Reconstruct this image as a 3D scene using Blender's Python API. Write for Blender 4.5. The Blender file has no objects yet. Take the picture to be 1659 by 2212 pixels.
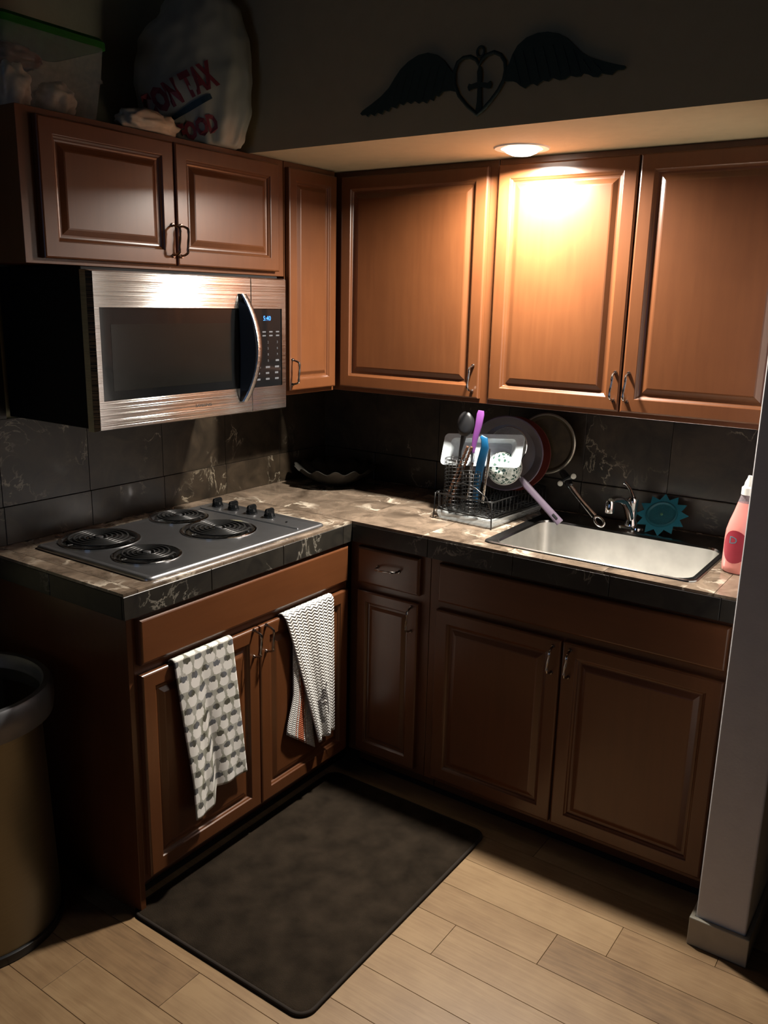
import bpy, bmesh, math, random
from mathutils import Vector, Matrix, noise
from mathutils.bvhtree import BVHTree
PI = math.pi
S = bpy.context.scene
C = S.collection
rnd = random.Random(7)

# ------------------------------------------------------------------ camera
CAMLOC = Vector((2.3257, -2.8998, 1.7042)); YAW, PIT, ROL = 0.6033, -0.2429, 0.0226
fw = Vector((-math.sin(YAW)*math.cos(PIT), math.cos(YAW)*math.cos(PIT), math.sin(PIT)))
rt = fw.cross(Vector((0, 0, 1))).normalized(); up = rt.cross(fw)
r2 = rt*math.cos(ROL)+up*math.sin(ROL); u2 = -rt*math.sin(ROL)+up*math.cos(ROL)
cd = bpy.data.cameras.new('camera'); cam = bpy.data.objects.new('camera', cd); C.objects.link(cam)
cd.sensor_fit = 'VERTICAL'; cd.sensor_height = 36; cd.lens = 1839.5/2212*36; cd.clip_start = .05
m = Matrix.Identity(4)
for i in range(3):
    m[i][0] = r2[i]; m[i][1] = u2[i]; m[i][2] = -fw[i]; m[i][3] = CAMLOC[i]
cam.matrix_world = m; S.camera = cam

# ------------------------------------------------------------------ exposure, world, lights
S.view_settings.view_transform = 'Standard'; S.view_settings.look = 'None'
S.view_settings.exposure = 0.0; S.view_settings.gamma = 1.0; S.view_settings.use_curve_mapping = False
w = bpy.data.worlds.new('world'); S.world = w; w.use_nodes = True
w.node_tree.nodes['Background'].inputs[0].default_value = (.35, .42, .55, 1)
w.node_tree.nodes['Background'].inputs[1].default_value = 0.02
LAMP = (1.110, -.462, 2.151)          # recessed downlight in the soffit
LAMP_POWER, LAMP_COLOR = 56, (1, .93, .83)
FILL_GLOW = 1.2                      # glow of the added unseen window, stands in for bluish fill
ld = bpy.data.lights.new('downlight_bulb', 'AREA'); ld.shape = 'DISK'; ld.size = .10
ld.energy = LAMP_POWER; ld.color = LAMP_COLOR; ld.spread = math.radians(166)
lo = bpy.data.objects.new('downlight_bulb', ld); C.objects.link(lo)
lo.location = (LAMP[0], LAMP[1], LAMP[2]-.0235)

# ------------------------------------------------------------------ material helpers
def new_mat(name):
    mt = bpy.data.materials.new(name); mt.use_nodes = True
    nt = mt.node_tree; return mt, nt, nt.nodes['Principled BSDF']
def N(nt, typ, **kw):
    n = nt.nodes.new(typ)
    for k, v in kw.items():
        if k.startswith('i_'): n.inputs[int(k[2:])].default_value = v
        else: setattr(n, k, v)
    return n
def col(c): return (c[0], c[1], c[2], 1)
def ramp(nt, src, stops):
    r = nt.nodes.new('ShaderNodeValToRGB'); e = r.color_ramp.elements
    while len(e) < len(stops): e.new(.5)
    for k, (p, c) in enumerate(stops): e[k].position = p; e[k].color = col(c)
    nt.links.new(src, r.inputs[0]); return r.outputs[0]
def plain(name, c, rough=.5, metal=0, coat=0, var=.08, scale=20, bump=0, bscale=200, trans=0, ior=1.45, emit=None, es=0, alpha=1, spec=.5):
    mt, nt, b = new_mat(name); L = nt.links
    tc = N(nt, 'ShaderNodeTexCoord'); nz = N(nt, 'ShaderNodeTexNoise'); nz.inputs['Scale'].default_value = scale
    L.new(tc.outputs['Object'], nz.inputs['Vector'])
    lo_, hi = [x*(1-var) for x in c], [min(1, x*(1+var)) for x in c]
    L.new(ramp(nt, nz.outputs[0], [(.3, lo_), (.7, hi)]), b.inputs['Base Color'])
    b.inputs['Roughness'].default_value = rough; b.inputs['Metallic'].default_value = metal
    b.inputs['Coat Weight'].default_value = coat; b.inputs['Coat Roughness'].default_value = .15
    b.inputs['Transmission Weight'].default_value = trans; b.inputs['IOR'].default_value = ior
    b.inputs['Alpha'].default_value = alpha; b.inputs['Specular IOR Level'].default_value = spec
    if emit: b.inputs['Emission Color'].default_value = col(emit); b.inputs['Emission Strength'].default_value = es
    if bump:
        n2 = N(nt, 'ShaderNodeTexNoise'); n2.inputs['Scale'].default_value = bscale; n2.inputs['Detail'].default_value = 3
        L.new(tc.outputs['Object'], n2.inputs['Vector'])
        bp = N(nt, 'ShaderNodeBump'); bp.inputs['Strength'].default_value = bump; bp.inputs['Distance'].default_value = .002
        L.new(n2.outputs[0], bp.inputs['Height']); L.new(bp.outputs[0], b.inputs['Normal'])
    return mt
def wood(name, c1, c2, rough=.34, stretch=(14, 14, 1.3), coat=.32):
    mt, nt, b = new_mat(name); L = nt.links
    tc = N(nt, 'ShaderNodeTexCoord'); mp = N(nt, 'ShaderNodeMapping'); mp.inputs['Scale'].default_value = stretch
    oi = N(nt, 'ShaderNodeObjectInfo')
    L.new(tc.outputs['Object'], mp.inputs['Vector'])
    mu = N(nt, 'ShaderNodeVectorMath', operation='ADD'); cm = N(nt, 'ShaderNodeCombineXYZ'); mm = N(nt, 'ShaderNodeMath', operation='MULTIPLY', i_1=31.)
    L.new(oi.outputs['Random'], mm.inputs[0]); L.new(mm.outputs[0], cm.inputs[0]); L.new(mm.outputs[0], cm.inputs[2])
    L.new(mp.outputs[0], mu.inputs[0]); L.new(cm.outputs[0], mu.inputs[1])
    nz = N(nt, 'ShaderNodeTexNoise'); nz.inputs['Scale'].default_value = 3.5; nz.inputs['Detail'].default_value = 6; nz.inputs['Distortion'].default_value = .6
    L.new(mu.outputs[0], nz.inputs['Vector'])
    n3 = N(nt, 'ShaderNodeTexNoise'); n3.inputs['Scale'].default_value = 6; L.new(tc.outputs['Object'], n3.inputs['Vector'])
    ad = N(nt, 'ShaderNodeMath', operation='MULTIPLY_ADD', i_1=.45, i_2=.27); L.new(n3.outputs[0], ad.inputs[0])
    a2 = N(nt, 'ShaderNodeMath', operation='MULTIPLY_ADD', i_1=.5); L.new(nz.outputs[0], a2.inputs[0]); L.new(ad.outputs[0], a2.inputs[2])
    L.new(ramp(nt, a2.outputs[0], [(.52, c1), (.98, c2)]), b.inputs['Base Color'])
    b.inputs['Roughness'].default_value = rough; b.inputs['Coat Weight'].default_value = coat; b.inputs['Coat Roughness'].default_value = .22
    bp = N(nt, 'ShaderNodeBump'); bp.inputs['Strength'].default_value = .08; bp.inputs['Distance'].default_value = .001
    L.new(nz.outputs[0], bp.inputs['Height']); L.new(bp.outputs[0], b.inputs['Normal'])
    return mt
def marble(name, base, mid, vein, rough=.16, vein_w=.06):
    mt, nt, b = new_mat(name); L = nt.links
    tc = N(nt, 'ShaderNodeTexCoord'); oi = N(nt, 'ShaderNodeObjectInfo')
    mm = N(nt, 'ShaderNodeMath', operation='MULTIPLY', i_1=57.); L.new(oi.outputs['Random'], mm.inputs[0])
    cm = N(nt, 'ShaderNodeCombineXYZ'); L.new(mm.outputs[0], cm.inputs[0]); L.new(mm.outputs[0], cm.inputs[1])
    va = N(nt, 'ShaderNodeVectorMath', operation='ADD'); L.new(tc.outputs['Object'], va.inputs[0]); L.new(cm.outputs[0], va.inputs[1])
    n1 = N(nt, 'ShaderNodeTexNoise'); n1.inputs['Scale'].default_value = 9; n1.inputs['Detail'].default_value = 8; n1.inputs['Roughness'].default_value = .62; n1.inputs['Distortion'].default_value = 1.2
    L.new(va.outputs[0], n1.inputs['Vector'])
    basec = ramp(nt, n1.outputs[0], [(.32, base), (.55, mid), (.72, [x*1.5 for x in mid])])
    sc = N(nt, 'ShaderNodeVectorMath', operation='SCALE'); sc.inputs['Scale'].default_value = .22; L.new(n1.outputs['Color'], sc.inputs[0])
    v2 = N(nt, 'ShaderNodeVectorMath', operation='ADD'); L.new(va.outputs[0], v2.inputs[0]); L.new(sc.outputs[0], v2.inputs[1])
    vo = N(nt, 'ShaderNodeTexVoronoi', feature='DISTANCE_TO_EDGE'); vo.inputs['Scale'].default_value = 7; L.new(v2.outputs[0], vo.inputs['Vector'])
    n2 = N(nt, 'ShaderNodeTexNoise'); n2.inputs['Scale'].default_value = 5; L.new(va.outputs[0], n2.inputs['Vector'])
    f1 = ramp(nt, vo.outputs[0], [(0, (1, 1, 1)), (vein_w*.4, (.7, .7, .7)), (vein_w, (0, 0, 0))])
    f2 = ramp(nt, n2.outputs[0], [(.52, (0, 0, 0)), (.66, (1, 1, 1))])
    mul = N(nt, 'ShaderNodeMath', operation='MULTIPLY'); L.new(f1, mul.inputs[0]); L.new(f2, mul.inputs[1])
    mx = N(nt, 'ShaderNodeMix', data_type='RGBA'); L.new(mul.outputs[0], mx.inputs[0]); L.new(basec, mx.inputs[6]); mx.inputs[7].default_value = col(vein)
    L.new(mx.outputs[2], b.inputs['Base Color']); b.inputs['Roughness'].default_value = rough
    return mt
def brushed(name, c, rough=.28, aniso=.75, rot=0., bump_stretch=(1, 1, 90), axis='Z'):
    mt, nt, b = new_mat(name); L = nt.links
    tc = N(nt, 'ShaderNodeTexCoord'); mp = N(nt, 'ShaderNodeMapping'); mp.inputs['Scale'].default_value = bump_stretch
    nz = N(nt, 'ShaderNodeTexNoise'); nz.inputs['Scale'].default_value = 9; nz.inputs['Detail'].default_value = 4
    L.new(tc.outputs['Object'], mp.inputs['Vector']); L.new(mp.outputs[0], nz.inputs['Vector'])
    L.new(ramp(nt, nz.outputs[0], [(.3, [x*.86 for x in c]), (.7, c)]), b.inputs['Base Color'])
    b.inputs['Metallic'].default_value = 1; b.inputs['Roughness'].default_value = rough
    b.inputs['Anisotropic'].default_value = aniso; b.inputs['Anisotropic Rotation'].default_value = rot
    tg = N(nt, 'ShaderNodeTangent'); tg.direction_type = 'RADIAL'; tg.axis = axis; L.new(tg.outputs[0], b.inputs['Tangent'])
    return mt
def streaked_steel():
    # horizontally brushed sheet: the fine grooves scatter a highlight straight up and down
    mt, nt, b = new_mat('brushed_steel'); L = nt.links
    tc = N(nt, 'ShaderNodeTexCoord'); mp = N(nt, 'ShaderNodeMapping'); mp.inputs['Scale'].default_value = (.4, .4, 5200)
    L.new(tc.outputs['Object'], mp.inputs['Vector']); nz = N(nt, 'ShaderNodeTexNoise'); nz.inputs['Scale'].default_value = 1; nz.inputs['Detail'].default_value = 0
    L.new(mp.outputs[0], nz.inputs['Vector'])
    v = mnode(nt, 'MULTIPLY', mnode(nt, 'SUBTRACT', nz.outputs[0], .5), 1.9)
    cx = N(nt, 'ShaderNodeCombineXYZ'); L.new(v, cx.inputs[2]); ge = N(nt, 'ShaderNodeNewGeometry')
    ad = N(nt, 'ShaderNodeVectorMath', operation='ADD'); L.new(ge.outputs['Normal'], ad.inputs[0]); L.new(cx.outputs[0], ad.inputs[1])
    nm = N(nt, 'ShaderNodeVectorMath', operation='NORMALIZE'); L.new(ad.outputs[0], nm.inputs[0]); L.new(nm.outputs[0], b.inputs['Normal'])
    m2 = N(nt, 'ShaderNodeMapping'); m2.inputs['Scale'].default_value = (1, 1, 70); L.new(tc.outputs['Object'], m2.inputs['Vector'])
    n2 = N(nt, 'ShaderNodeTexNoise'); n2.inputs['Scale'].default_value = 6; n2.inputs['Detail'].default_value = 4; L.new(m2.outputs[0], n2.inputs['Vector'])
    L.new(ramp(nt, n2.outputs[0], [(.3, (.50, .49, .47)), (.7, (.62, .61, .59))]), b.inputs['Base Color'])
    b.inputs['Metallic'].default_value = 1; b.inputs['Roughness'].default_value = .13; return mt
def floor_wood():
    mt, nt, b = new_mat('vinyl_plank'); L = nt.links
    tc = N(nt, 'ShaderNodeTexCoord'); oi = N(nt, 'ShaderNodeObjectInfo')
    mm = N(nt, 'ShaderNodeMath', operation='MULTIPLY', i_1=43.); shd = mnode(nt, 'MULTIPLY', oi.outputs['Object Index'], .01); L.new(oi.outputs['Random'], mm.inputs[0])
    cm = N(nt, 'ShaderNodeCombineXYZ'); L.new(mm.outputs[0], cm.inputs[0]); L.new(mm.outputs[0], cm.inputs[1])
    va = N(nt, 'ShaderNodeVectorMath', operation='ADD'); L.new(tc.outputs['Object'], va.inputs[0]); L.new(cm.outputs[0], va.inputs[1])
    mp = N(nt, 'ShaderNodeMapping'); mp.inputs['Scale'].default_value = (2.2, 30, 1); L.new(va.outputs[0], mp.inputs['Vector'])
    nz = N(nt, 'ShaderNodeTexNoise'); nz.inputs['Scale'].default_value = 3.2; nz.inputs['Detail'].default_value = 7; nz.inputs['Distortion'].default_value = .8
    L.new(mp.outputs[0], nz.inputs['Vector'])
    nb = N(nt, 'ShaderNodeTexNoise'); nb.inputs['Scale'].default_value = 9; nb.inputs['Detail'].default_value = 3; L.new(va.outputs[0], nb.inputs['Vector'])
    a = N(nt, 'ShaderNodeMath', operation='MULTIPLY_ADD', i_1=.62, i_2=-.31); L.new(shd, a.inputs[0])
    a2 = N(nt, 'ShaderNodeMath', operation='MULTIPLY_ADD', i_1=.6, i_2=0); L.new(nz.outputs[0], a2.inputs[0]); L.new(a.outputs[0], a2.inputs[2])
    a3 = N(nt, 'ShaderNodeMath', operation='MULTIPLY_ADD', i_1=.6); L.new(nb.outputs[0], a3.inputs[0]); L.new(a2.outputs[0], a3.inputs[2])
    L.new(ramp(nt, a3.outputs[0], [(.2, (.14, .082, .042)), (.5, (.245, .150, .075)), (.85, (.34, .222, .115))]), b.inputs['Base Color'])
    b.inputs['Roughness'].default_value = .42
    bp = N(nt, 'ShaderNodeBump'); bp.inputs['Strength'].default_value = .15; bp.inputs['Distance'].default_value = .0008
    L.new(nz.outputs[0], bp.inputs['Height']); L.new(bp.outputs[0], b.inputs['Normal'])
    return mt
def uvmath(nt): 
    tc = N(nt, 'ShaderNodeTexCoord'); sp = N(nt, 'ShaderNodeSeparateXYZ'); nt.links.new(tc.outputs['UV'], sp.inputs[0]); return tc, sp
def mnode(nt, op, a, b_=None, c_=None):
    n = nt.nodes.new('ShaderNodeMath'); n.operation = op
    for k, v in enumerate((a, b_, c_)):
        if v is None: continue
        if isinstance(v, (int, float)): n.inputs[k].default_value = v
        else: nt.links.new(v, n.inputs[k])
    return n.outputs[0]
def towel_print():
    # white tea towel printed with staggered rows of small round-bodied figures with dark heads
    mt, nt, b = new_mat('printed_towel'); L = nt.links; tc, sp = uvmath(nt)
    U = mnode(nt, 'MULTIPLY', sp.outputs[0], 5.2); V = mnode(nt, 'MULTIPLY', sp.outputs[1], 11.)
    row = mnode(nt, 'FLOOR', V); par = mnode(nt, 'MODULO', row, 2.)
    U2 = mnode(nt, 'MULTIPLY_ADD', par, .5, U)
    fu = mnode(nt, 'SUBTRACT', mnode(nt, 'FRACT', U2), .5); fv = mnode(nt, 'SUBTRACT', mnode(nt, 'FRACT', V), .5)
    def ell(cx, cy, rx, ry):
        a = mnode(nt, 'DIVIDE', mnode(nt, 'SUBTRACT', fu, cx), rx); c = mnode(nt, 'DIVIDE', mnode(nt, 'SUBTRACT', fv, cy), ry)
        return mnode(nt, 'SQRT', mnode(nt, 'ADD', mnode(nt, 'MULTIPLY', a, a), mnode(nt, 'MULTIPLY', c, c)))
    nz = N(nt, 'ShaderNodeTexNoise'); nz.inputs['Scale'].default_value = 34; nz.inputs['Detail'].default_value = 3; L.new(tc.outputs['UV'], nz.inputs['Vector'])
    jit = mnode(nt, 'MULTIPLY_ADD', nz.outputs[0], .9, -.45)
    head = mnode(nt, 'LESS_THAN', mnode(nt, 'ADD', ell(0, .29, .31, .2), mnode(nt, 'MULTIPLY', jit, 1.5)), 1.)
    body = mnode(nt, 'ADD', ell(0, -.14, .43, .42), mnode(nt, 'MULTIPLY', jit, .9))
    edge = mnode(nt, 'GREATER_THAN', body, .98)
    big = N(nt, 'ShaderNodeTexNoise'); big.inputs['Scale'].default_value = 7; L.new(tc.outputs['UV'], big.inputs['Vector'])
    m1 = N(nt, 'ShaderNodeMix', data_type='RGBA'); L.new(edge, m1.inputs[0]); m1.inputs[6].default_value = (.78, .76, .72, 1)
    L.new(ramp(nt, big.outputs[0], [(.35, (.26, .26, .20)), (.65, (.50, .49, .45))]), m1.inputs[7])
    m2 = N(nt, 'ShaderNodeMix', data_type='RGBA'); L.new(head, m2.inputs[0]); L.new(m1.outputs[2], m2.inputs[6])
    L.new(ramp(nt, big.outputs[0], [(.4, (.07, .065, .045)), (.6, (.13, .135, .15))]), m2.inputs[7])
    L.new(m2.outputs[2], b.inputs['Base Color']); b.inputs['Roughness'].default_value = .9
    return mt
def towel_weave(stripe):
    mt, nt, b = new_mat('ribbed_towel_'+('stripe' if stripe else 'plain')); L = nt.links; tc, sp = uvmath(nt)
    z = mnode(nt, 'PINGPONG', mnode(nt, 'MULTIPLY', sp.outputs[0], 9.), .5)
    hb = mnode(nt, 'SINE', mnode(nt, 'MULTIPLY_ADD', z, 9., mnode(nt, 'MULTIPLY', sp.outputs[1], 300.)))
    bp = N(nt, 'ShaderNodeBump'); bp.inputs['Strength'].default_value = .9; bp.inputs['Distance'].default_value = .0025
    L.new(hb, bp.inputs['Height']); L.new(bp.outputs[0], b.inputs['Normal'])
    mx = N(nt, 'ShaderNodeMix', data_type='RGBA'); mx.inputs[6].default_value = (.80, .79, .76, 1)
    if stripe:
        fa = mnode(nt, 'MULTIPLY', mnode(nt, 'GREATER_THAN', sp.outputs[0], .36), mnode(nt, 'LESS_THAN', sp.outputs[0], .62))
        fb = mnode(nt, 'MULTIPLY', mnode(nt, 'GREATER_THAN', sp.outputs[0], .27), mnode(nt, 'LESS_THAN', sp.outputs[0], .30))
        fc = mnode(nt, 'MULTIPLY', mnode(nt, 'GREATER_THAN', sp.outputs[0], .67), mnode(nt, 'LESS_THAN', sp.outputs[0], .70))
        L.new(mnode(nt, 'MAXIMUM', fa, mnode(nt, 'MAXIMUM', fb, fc)), mx.inputs[0]); mx.inputs[7].default_value = (.52, .14, .06, 1)
    else:
        # small grey printed figure: head, body and two legs
        def rect(u0, u1, v0, v1):
            a = mnode(nt, 'MULTIPLY', mnode(nt, 'GREATER_THAN', sp.outputs[0], u0), mnode(nt, 'LESS_THAN', sp.outputs[0], u1))
            c = mnode(nt, 'MULTIPLY', mnode(nt, 'GREATER_THAN', sp.outputs[1], v0), mnode(nt, 'LESS_THAN', sp.outputs[1], v1))
            return mnode(nt, 'MULTIPLY', a, c)
        parts = [rect(.62, .70, .345, .37), rect(.5, .64, .30, .34), rect(.46, .68, .265, .30), rect(.36, .47, .13, .27), rect(.62, .71, .15, .27), rect(.44, .62, .225, .245), rect(.40, .5, .10, .15)]
        f = parts[0]
        for q in parts[1:]: f = mnode(nt, 'MAXIMUM', f, q)
        L.new(f, mx.inputs[0]); mx.inputs[7].default_value = (.20, .185, .18, 1)
    L.new(mx.outputs[2], b.inputs['Base Color']); b.inputs['Roughness'].default_value = .95
    return mt
def clear(name, tint, mixf=.3, rough=.1):
    mt, nt, b = new_mat(name); L = nt.links
    b.inputs['Base Color'].default_value = col(tint); b.inputs['Roughness'].default_value = rough
    tr = N(nt, 'ShaderNodeBsdfTransparent'); ms = N(nt, 'ShaderNodeMixShader')
    nz = N(nt, 'ShaderNodeTexNoise'); nz.inputs['Scale'].default_value = 12
    f = mnode(nt, 'MULTIPLY_ADD', nz.outputs[0], .3, mixf-.15)
    L.new(f, ms.inputs[0]); L.new(tr.outputs[0], ms.inputs[1]); L.new(b.outputs[0], ms.inputs[2])
    L.new(ms.outputs[0], nt.nodes['Material Output'].inputs[0]); return mt

def leafy():
    mt, nt, b = new_mat('leaf_pattern'); L = nt.links
    tc = N(nt, 'ShaderNodeTexCoord'); vo = N(nt, 'ShaderNodeTexVoronoi'); vo.inputs['Scale'].default_value = 85; L.new(tc.outputs['Object'], vo.inputs['Vector'])
    v2 = N(nt, 'ShaderNodeTexVoronoi', feature='DISTANCE_TO_EDGE'); v2.inputs['Scale'].default_value = 85; L.new(tc.outputs['Object'], v2.inputs['Vector'])
    sp = N(nt, 'ShaderNodeSeparateColor'); L.new(vo.outputs['Color'], sp.inputs[0])
    c1 = ramp(nt, sp.outputs[0], [(0, (.015, .05, .04)), (.5, (.08, .15, .12)), (.62, (.35, .42, .38)), (1, (.6, .65, .6))])
    mx = N(nt, 'ShaderNodeMix', data_type='RGBA'); L.new(mnode(nt, 'LESS_THAN', v2.outputs[0], .09), mx.inputs[0]); L.new(c1, mx.inputs[6]); mx.inputs[7].default_value = (.72, .76, .72, 1)
    L.new(mx.outputs[2], b.inputs['Base Color']); b.inputs['Roughness'].default_value = .2; return mt
CAB1, CAB2 = (.104, .0345, .0115), (.140, .049, .0165)
M_ = dict(
    cab=wood('cabinet_wood', CAB1, CAB2), cabh=wood('cabinet_wood_across', CAB1, CAB2, stretch=(1.3, 1.3, 14)),
    counter=marble('brown_marble', (.075, .054, .038), (.185, .138, .10), (.62, .54, .43), vein_w=.10),
    splash=marble('dark_marble', (.011, .008, .005), (.030, .021, .013), (.26, .22, .16), rough=.36, vein_w=.03),
    edge=marble('dark_marble_edge', (.010, .009, .008), (.024, .021, .016), (.24, .22, .18), rough=.42, vein_w=.035),
    bounce_cut_wall=plain('bounce_cut_wall_dark', (.05, .05, .05), .9), bounce_absorber=plain('bounce_absorber_dark', (.03, .027, .024), .95, bump=.6), wall=plain('wall_paint', (.40, .37, .23), .9, var=.03, bump=.3, bscale=90),  # unseen walls and added floor cover kept dark to cut bounce light
    soffit=plain('soffit_paint', (.48, .395, .24), .85, var=.03, bump=.25, bscale=90),
    stub=plain('stub_wall_paint', (.66, .66, .67), .9, var=.03, bump=.3, bscale=110),
    base=plain('baseboard_paint', (.40, .37, .30), .5),
    ceil=plain('bounce_cut_ceiling', (.06, .058, .055), .9), floor=floor_wood(), subfloor=plain('subfloor', (.05, .035, .02), .9),  # unseen ceiling darkened so it bounces little light
    steel=streaked_steel(), steel2=plain('satin_steel', (.46, .47, .49), .36, metal=1, var=.05),
    basin=plain('basin_steel', (.66, .65, .62), .42, metal=1), rimst=plain('rim_steel', (.5, .5, .49), .2, metal=1, var=.03), chrome=plain('chrome', (.75, .75, .75), .08, metal=1, var=.02),
    pewter=plain('pewter', (.34, .31, .29), .22, metal=1), coil=plain('coil_metal', (.035, .035, .035), .32, metal=.5), panb=plain('drip_pan_enamel', (.012, .012, .012), .18, coat=.5),
    black=plain('black_plastic', (.012, .012, .013), .35), blackm=plain('black_matte', (.006, .006, .007), .6, spec=.2), glassb=plain('black_glass', (.006, .0065, .007), .07, coat=.3, var=.02), mesh=plain('oven_screen', (.009, .009, .008), .16),
    rug=plain('rug_pile', (.025, .018, .012), .95, var=.35, scale=14, bump=1, bscale=420, spec=.1), hem=plain('rug_hem', (.022, .015, .01), .9),
    trash=brushed('trash_steel', (.22, .20, .15), rough=.38, aniso=.6), trashrim=plain('trash_rim', (.17, .17, .18), .4, metal=.6), green=plain('green_lid', (.010, .10, .008), .4),
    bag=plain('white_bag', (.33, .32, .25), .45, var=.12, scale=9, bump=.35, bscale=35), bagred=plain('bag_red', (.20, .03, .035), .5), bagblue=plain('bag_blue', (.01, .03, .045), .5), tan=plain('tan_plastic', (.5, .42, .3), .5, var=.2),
    teal=plain('teal_silicone', (.014, .15, .21), .45), teald=plain('teal_dark', (.008, .085, .11), .5), tealm=plain('strainer_green', (.10, .22, .12), .5),
    iron=plain('dark_iron', (.028, .050, .042), .6), pink=plain('pink_liquid', (.84, .31, .27), .25, coat=.6, var=.04), pinkc=clear('clear_bottle_plastic', (.35, .3, .33), .5), white=plain('white_plastic', (.8, .78, .73), .35),
    label=plain('bottle_label', (.34, .03, .05), .4), labelb=plain('label_blue', (.12, .2, .25), .4), wire=plain('black_wire', (.008, .008, .008), .3), tray=clear('tray_plastic', (.55, .58, .58), .45, rough=.12),
    purple=plain('purple_nylon', (.30, .09, .38), .35), blue=plain('blue_nylon', (.006, .085, .20), .35), brown=plain('brown_beads', (.10, .045, .025), .35),
    lav=plain('lavender_enamel', (.105, .080, .112), .35), lavd=plain('lavender_interior', (.12, .098, .10), .3), redp=plain('red_plate', (.085, .016, .012), .3), darkpan=plain('dark_pan_bottom', (.05, .035, .018), .45, var=.4, scale=25), panrim=plain('pan_rim', (.30, .27, .22), .3, metal=.6),
    cplast=clear('clear_plastic', (.88, .96, 1), .72, rough=.12), glass=clear('lid_glass', (.45, .5, .48), .22, rough=.06), patt=leafy(), bowlrim=plain('dark_bowl', (.03, .028, .024), .3),
    rivet=plain('rivet_metal', (.62, .6, .52), .4), tprint=towel_print(), tplain=towel_weave(False), tstripe=towel_weave(True),
    logo=plain('logo_print', (.05, .05, .05), .5), keys=plain('key_print', (.085, .09, .10), .6), clock=plain('clock_digits', (.01, .1, .4), .5, emit=(.04, .22, 1), es=3.5),
    lens=plain('lamp_lens', (1, .95, .85), .5, emit=(1, .93, .8), es=9), trimw=plain('white_trim', (.75, .72, .66), .4), pane=plain('fill_window_pane', (.05, .06, .08), .3, emit=(.38, .58, 1), es=FILL_GLOW), frame=plain('fill_frame_paint', (.6, .6, .58), .5),  # pane emission is added bluish fill
)

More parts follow.
